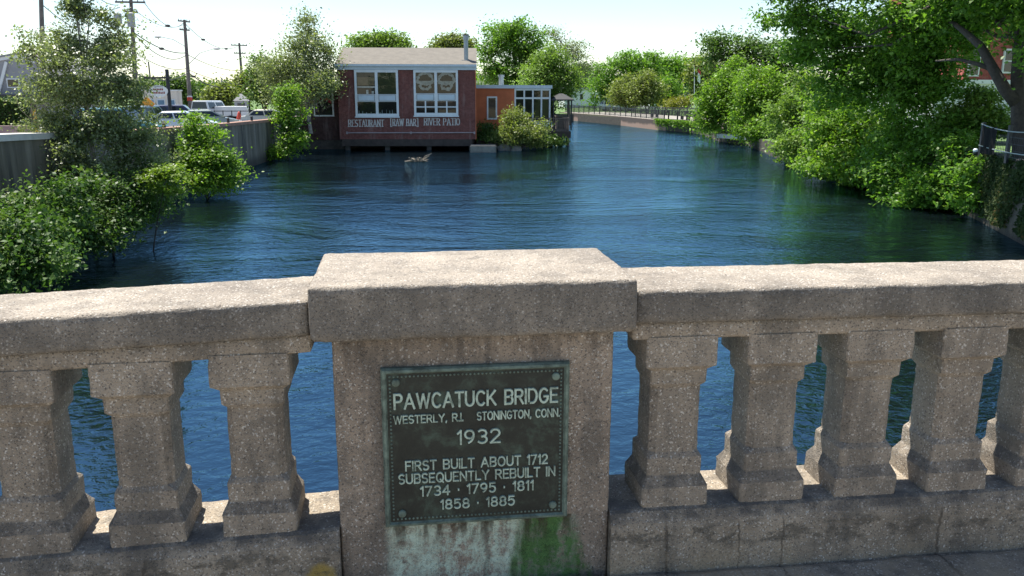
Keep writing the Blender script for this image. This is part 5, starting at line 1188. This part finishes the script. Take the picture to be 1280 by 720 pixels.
def fence_line(name, label, line, z, step, ph, mat, r=.022):
    c = np.array([line[0][0], line[0][1], z]); t = thing(name, label, 'railing', c)
    m = MB(); pm = MB()
    for i in range(len(line) - 1):
        a, b = np.array(line[i]), np.array(line[i + 1]); n = max(1, int(np.linalg.norm(b - a) / step))
        for k in range(n):
            p = a + (b - a) * k / n; pm = MB(); (pm if k % 12 == 0 else m).box(p[0] - (r if k % 12 else .05), p[0] + (r if k % 12 else .05), p[1] - (r if k % 12 else .05), p[1] + (r if k % 12 else .05), z, z + ph)
            if k % 12 == 0: pm.build('post', mat, t, local=False)
        for h in (.12, ph - .05): m.bar((a[0], a[1], z + h), (b[0], b[1], z + h), .05, .05)
    m.build('pickets', mat, t, local=False)
fence_line('walkway_railing', 'black metal railing along the river edge of the walkway', offs(WL, .75)[1:], WLz + .022, .17, 1.15, M_BLACK, .016)
fence_line('lawn_fence', 'second dark fence behind the walkway on the lawn side', offs(WL, 9.5)[2:7], -1.7, .2, 1.2, M_DKGREY, .014)
# benches on the walkway
for i, (px, py, lab) in enumerate(((856, 149.5, 'dark park bench on the walkway right of the yellow-green shrub'), (818, 146.5, 'dark park bench on the walkway below the larger light tree'))):
    b = onz(px, py, WLz + .022); ang = math.atan2(WL[3][1] - WL[1][1], WL[3][0] - WL[1][0])
    t = thing('park_bench', lab, 'bench', b, ang, 'benches on the walkway')
    m = MB(); [m.box(-.8, .8, -.22 + k * .15, -.10 + k * .15, .42, .46) for k in range(3)]; m.build('seat', M_BLACK, t)
    m = MB(); [m.box(-.8, .8, -.27, -.23, .52 + k * .16, .63 + k * .16) for k in range(3)]; m.build('backrest', M_BLACK, t)
    for x in (-.7, .7): m = MB(); m.box(x - .03, x + .03, -.229, .2, 0, .417); m.build('leg', M_BLACK, t)
b = onz(869.5, 151, WLz + .022); t = thing('litter_bin', 'dark litter bin on the walkway near the vine-draped tree', 'bin', b); m = MB(); m.tube([(0, 0, 0), (0, 0, .95)], [.27, .30], 14); m.build('bin_body', M_BLACK, t); m = MB(); m.tube([(0, 0, .953), (0, 0, 1.12)], [.31, .12], 14); m.build('lid', M_DKGREY, t)
# buildings beyond
def box_house(name, label, px0, px1, ybot, ywall, yroof, D, mat, roofm, cat='house', nwin=0, flat=False):
    c = at((px0 + px1) / 2, ybot, D); c[2] = -1.7; t = thing(name, label, cat, c, 0); hw = (px1 - px0) / 2 * D / F_PX; zw = at(0, ywall, D)[2] + 1.7; zr = at(0, yroof, D)[2] + 1.7
    m = MB(); m.box(-hw, hw, 0, 7, 0, zw); m.build('wall', mat, t)
    m = MB()
    if flat: m.box(-hw - .2, hw + .2, -.2, 7.2, zw + .003, zr)
    else: m.prism([(-hw - .3, -.4, zw + .003), (-hw - .3, 7.4, zw + .003), (-hw - .3, 3.5, zr)], (2 * hw + .6, 0, 0))
    m.build('roof', roofm, t)
    for i in range(nwin):
        x = -hw + (i + .5) * 2 * hw / nwin; m = MB(); m.box(x - .4, x + .4, -.05, -.003, zw * .45, zw * .8); w = m.build('window', M_WHITE, t); m = MB(); m.box(x - .32, x + .32, -.06, -.052, zw * .45 + .08, zw * .8 - .08); m.build('pane', M_CARGL, w)
box_house('white_building', 'long white flat-roofed building behind the patio canopy', 705, 762, 140, 111, 108, 180, M_WHITE, M_GREY, 'building', 4, True)
box_house('grey_roofed_house', 'grey-roofed house behind the small dark tree, left of the pair', 812, 838, 135, 118, 103, 172, M_WHITE, M_ROOFG, 'house', 2)
box_house('grey_roofed_house', 'grey-roofed house nearer the flag, right of the pair', 842, 864, 135, 116, 101, 176, M_WHITE, M_ROOFG, 'house', 2)
for i, (px, lab, col) in enumerate(((766, 'white car parked far beyond the lawn fence, left of the light tree', 'white_paint_car'), (779, 'pale car parked far beyond the lawn fence under the big dark tree', 'silver_paint'))):
    make_car(lab, px, 139, 150, R(10), _mats[col], 'suv', z=-1.68, group='cars beyond the lawn')
b = at(868, 140, 135); b[2] = -1.7; tp = at(868, 84, 135) - b; t = thing('flagpole', 'white flagpole with a red and white flag beyond the walkway', 'flagpole', b)
m = MB(); m.tube([(0, 0, 0), tp], [.07, .04], 8); m.build('pole', M_WHITE, t); m = MB(); vs = []
for i in range(7):
    for k in range(2): vs.append((tp[0] + .05 + .10 * i * .8, .06 * math.sin(i * 1.4), tp[2] - .25 - (1.9 if k else 0) - .08 * i))
m.add(vs, [(2 * i, 2 * i + 1, 2 * i + 3, 2 * i + 2) for i in range(6)]); fl = m.build('flag', M_WHITE, t)
m = MB(); m.add([(x, y - .012, z if i % 2 == 0 else z + 1.35) for i, (x, y, z) in enumerate(vs)], [(2 * i, 2 * i + 1, 2 * i + 3, 2 * i + 2) for i in range(6)]); m.build('red_stripe', paint('flag_red', (.5, .04, .05), .8, .1, 4), fl)
# distant wooded hill
m = MB(); rg = rng_of(8); xs_ = np.linspace(-420, 520, 95); top = [6 + 3.5 * math.sin(x * .013 + 1) + 1.8 * math.sin(x * .041) + rg.uniform(-.6, .6) for x in xs_]
for row, (y, k) in enumerate(((430, 0), (470, .6), (520, 1.0), (640, 1.1), (800, .2))): m.v += [(x, y, -2 + (tp_ + 2) * k) for x, tp_ in zip(xs_, top)]
n = len(xs_); m.f += [(r_ * n + i, r_ * n + i + 1, (r_ + 1) * n + i + 1, (r_ + 1) * n + i) for r_ in range(4) for i in range(n - 1)]
tag(m.build('hills', paint('wooded_hill', (.055, .085, .035), .95, .5, .12, kind='pos')), kind='structure')
rg = rng_of(21); n = 26000; xx = rg.uniform(-420, 520, n); yy = rg.uniform(425, 520, n)
zt_ = np.interp(xx, xs_, top); kk = np.clip((yy - 425) / 95, 0, 1); P = np.stack([xx, yy, -2 + (zt_ + 2) * kk + rg.exponential(1.2, n)], 1)
V, Q = leaf_cloud(P, rg.normal(size=(n, 3)) + np.array([0, -.3, .6]), rg.uniform(.5, 1.2, n), .6, rg)
tag(link_mesh('distant_treeline', np_mesh('leaves', V, Q), LF_DARK), 'band of far-off woods along the horizon', 'woods', kind='stuff')

# ================================================================== RIGHT SHORE
iw = thing('ivy_wall', 'dark stone river wall on the right hung with ivy', 'river wall', (17.8, 25, WATER_Z))
IL = [(17.55, 8), (17.6, 14)] + [tuple(onz(x, y, WATER_Z)[:2]) for x, y in ((1280, 307), (1243, 287), (1205, 266))]; IT = -.42
m = MB(); a = IL; b = [(x + .5, y) for x, y in IL]
m.loft([[(p[0] - .02, p[1], WATER_Z - .5), (q[0], q[1], WATER_Z - .5), (q[0], q[1], IT), (p[0] + .1, p[1], IT)] for p, q in zip(a, b)]); m.build('stone_face', M_DKSTONE, iw, local=False)
rg = rng_of(31); n = 17000; seg = rg.integers(1, len(IL) - 1, n); f_ = rg.uniform(0, 1, n); A = np.array(IL)[seg]; B = np.array(IL)[seg + 1]; pos = A + (B - A) * f_[:, None]; zz_ = IT + .08 - (IT - WATER_Z - .15) * rg.uniform(0, 1, n) ** 1.35
thick = .10 + .22 * np.maximum(0, np.sin(pos[:, 1] * 2.3 + zz_ * 1.9)) ; P = np.stack([pos[:, 0] - rg.uniform(0, 1, n) * thick, pos[:, 1], zz_], 1)
keep = (np.sin(pos[:, 1] * 1.7 + 1) + np.sin(zz_ * 3.1 + pos[:, 1] * 3) + rg.uniform(-1, 1, n)) > -.6; P = P[keep]
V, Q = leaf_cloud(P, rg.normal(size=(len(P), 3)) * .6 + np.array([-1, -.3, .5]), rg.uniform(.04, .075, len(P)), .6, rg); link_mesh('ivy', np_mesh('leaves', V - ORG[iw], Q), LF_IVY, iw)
# stone ledge near the vine column
a = onz(896, 168, -1.95); b = onz(944, 170, -1.9); o = MB(); n_ = np.array([(b - a)[1], -(b - a)[0], 0]); n_ /= np.linalg.norm(n_)
o.prism([(p[0], p[1], -2.25) for p in (a, b, b - n_ * 2.2, a - n_ * 2.2)], (0, 0, .34)); o = o.build('stone_ledge', M_PALE); tag(o, 'flat pale stone ledge under the bright vine-draped column', 'ledge')
# low ivy trailing over the walkway wall
rg = rng_of(33); n = 5200; f_ = rg.uniform(0, 1, n); k_ = np.array(WL)[0]; k2 = np.array(WL)[1]; k3 = np.array(WL)[3]
pos = np.where((f_ < .4)[:, None], k_ + (k2 - k_) * (f_ / .4)[:, None], k2 + (k3 - k2) * ((f_ - .4) / .6)[:, None]); P = np.stack([pos[:, 0] - rg.uniform(.05, .5, n), pos[:, 1] + rg.normal(size=n) * .15, WLz + .15 - rg.exponential(.22, n)], 1)
V, Q = leaf_cloud(P, rg.normal(size=(n, 3)) + np.array([-.5, -.3, .8]), rg.uniform(.07, .13, n), .55, rg); c = P.mean(0)
o = thing('creeper', 'yellow-green creeper trailing over the end of the walkway wall', 'creeper', c); link_mesh('foliage', np_mesh('leaves', V - c, Q), LF_VINE, o)
m = MB(); [m.tube([(p[0], p[1], WLz + .03), (q[0], q[1], WLz + .06)], .03, 5) for p, q in zip(WL[0:3], WL[1:4])]; m.build('vine_stem', M_BARKD, o, local=False)
# red house above the right shore
c = at(1228, 175, 52); c[2] = -.6; t = thing('red_brick_house', 'red brick house with white base storey half hidden by the big maple', 'house', c, R(4)); k = 52 / F_PX
zz = lambda y: at(1228, y, 52)[2] + .6
m = MB(); m.box(-38 * k, 110 * k, 0, 8, zz(101), zz(-30)); m.build('upper_wall', M_BRICK3, t)
m = MB(); m.box(-74 * k, 109 * k, .03, 8, 0, zz(101) - .004); m.build('base_wall', M_WHITE, t)
m = MB(); m.box(-77 * k, 112 * k, -.12, -.004, zz(105), zz(100)); m.build('white_band', M_WHITE, t)
for xa, xb, ya, yb in ((14, 32, 62, 92), (-34, -18, 62, 96), (66, 84, 62, 92)):
    m = MB(); m.box(xa * k, xb * k, -.10, -.003, zz(yb), zz(ya)); w = m.build('window', M_WHITE, t); m = MB(); zm = (zz(yb) + zz(ya)) / 2
    m.box(xa * k + .1, xb * k - .1, -.115, -.102, zz(yb) + .1, zm - .04); m.box(xa * k + .1, xb * k - .1, -.115, -.102, zm + .04, zz(ya) - .1); m.build('pane', M_CARGL, w)
m = MB(); m.prism([(-40 * k, -.4, zz(-30) + .003), (-40 * k, 8.4, zz(-30) + .003), (-40 * k, 4, zz(-75))], (152 * k, 0, 0)); m.build('roof', M_ROOFG, t)
# fence with cable, dark cloth and small lamp on the bank edge
p0 = at(1224, 192, 28.5); p0[2] = IT; p1 = at(1300, 205, 23.5); p1[2] = IT
t = thing('bank_fence', 'sagging cable fence with wire mesh on the right bank edge', 'fence', p0)
d_ = p1 - p0
for k in (0.02, .5, 1.0):
    m = MB(); q = d_ * k; m.box(q[0] - .05, q[0] + .05, q[1] - .05, q[1] + .05, -.1, 1.05); m.build('post', M_BLACK, t)
m = MB(); zc = at(1224, 155, 28.5)[2] - IT
for z0, z1, sg in ((1.0, .98, .12), (.30, .30, .06)): m.tube([d_ * (i / 12) + np.array([-.07, -.03, z0 + (z1 - z0) * i / 12 - 4 * sg * (i / 12) * (1 - i / 12)]) for i in range(13)], .018, 5)
m.build('cable', M_GALV, t)
m = MB()
for i in range(26): q = d_ * (.32 + .68 * i / 25); m.tube([q + np.array([0, 0, .02]), q + np.array([0, 0, .75])], .008, 4, cap=False)
for z in (.1, .3, .5, .7): m.tube([d_ * .32 + np.array([0, 0, z]), d_ + np.array([0, 0, z])], .008, 4, cap=False)
m.build('wire_mesh', M_DKGREY, t)
t = thing('fence_cloth', 'black cloth panel fixed to the cable fence beside the maple trunk', 'cloth panel', p0 + d_ * .02)
m = MB(); vs = []
for i in range(9):
    for z in (.06, .98): q = d_ * (.02 + .26 * i / 8); vs.append((q[0] - .09 + .03 * math.sin(i * 1.9), q[1] - .04, z - .09 * math.sin(math.pi * i / 8) * (z > .5)))
m.add(vs, [(2 * i, 2 * i + 2, 2 * i + 3, 2 * i + 1) for i in range(8)]); m.build('cloth', paint('black_cloth', (.012, .012, .013), .95, .2, 3, spec=.1), t)
c = at(1215.5, 191, 28.6); c[2] = IT; t = thing('bank_lamp', 'small pale blue white lamp on the edge of the ivy wall', 'lamp', c); m = MB(); m.ball((.1, 0, .11), .075, 12, 8); m.build('globe', paint('pale_blue_plastic', (.70, .78, .86), .3, .05, 4), t, smooth=True); m = MB(); m.tube([(.1, 0, 0), (.1, 0, .06)], .07, 10); m.build('base', M_DKGREY, t)

tr = [o for o in C.objects if o.name.startswith('shade_tree')][0]; og = ORG[tr]
m = MB(); m.tube([q - og for q in (at(1270, 128, 27), at(1256, 112, 27), at(1240, 84, 27.2), at(1226, 58, 27.6), at(1206, 40, 28.5), at(1180, 20, 30))], [.22, .19, .16, .13, .10, .06], 9)
m.tube([q - og for q in (at(1240, 86, 27.2), at(1222, 80, 27.5), at(1198, 74, 28), at(1170, 76, 29))], [.10, .07, .05, .03], 7)
m.build('limb', M_BARKD, tr, smooth=True)
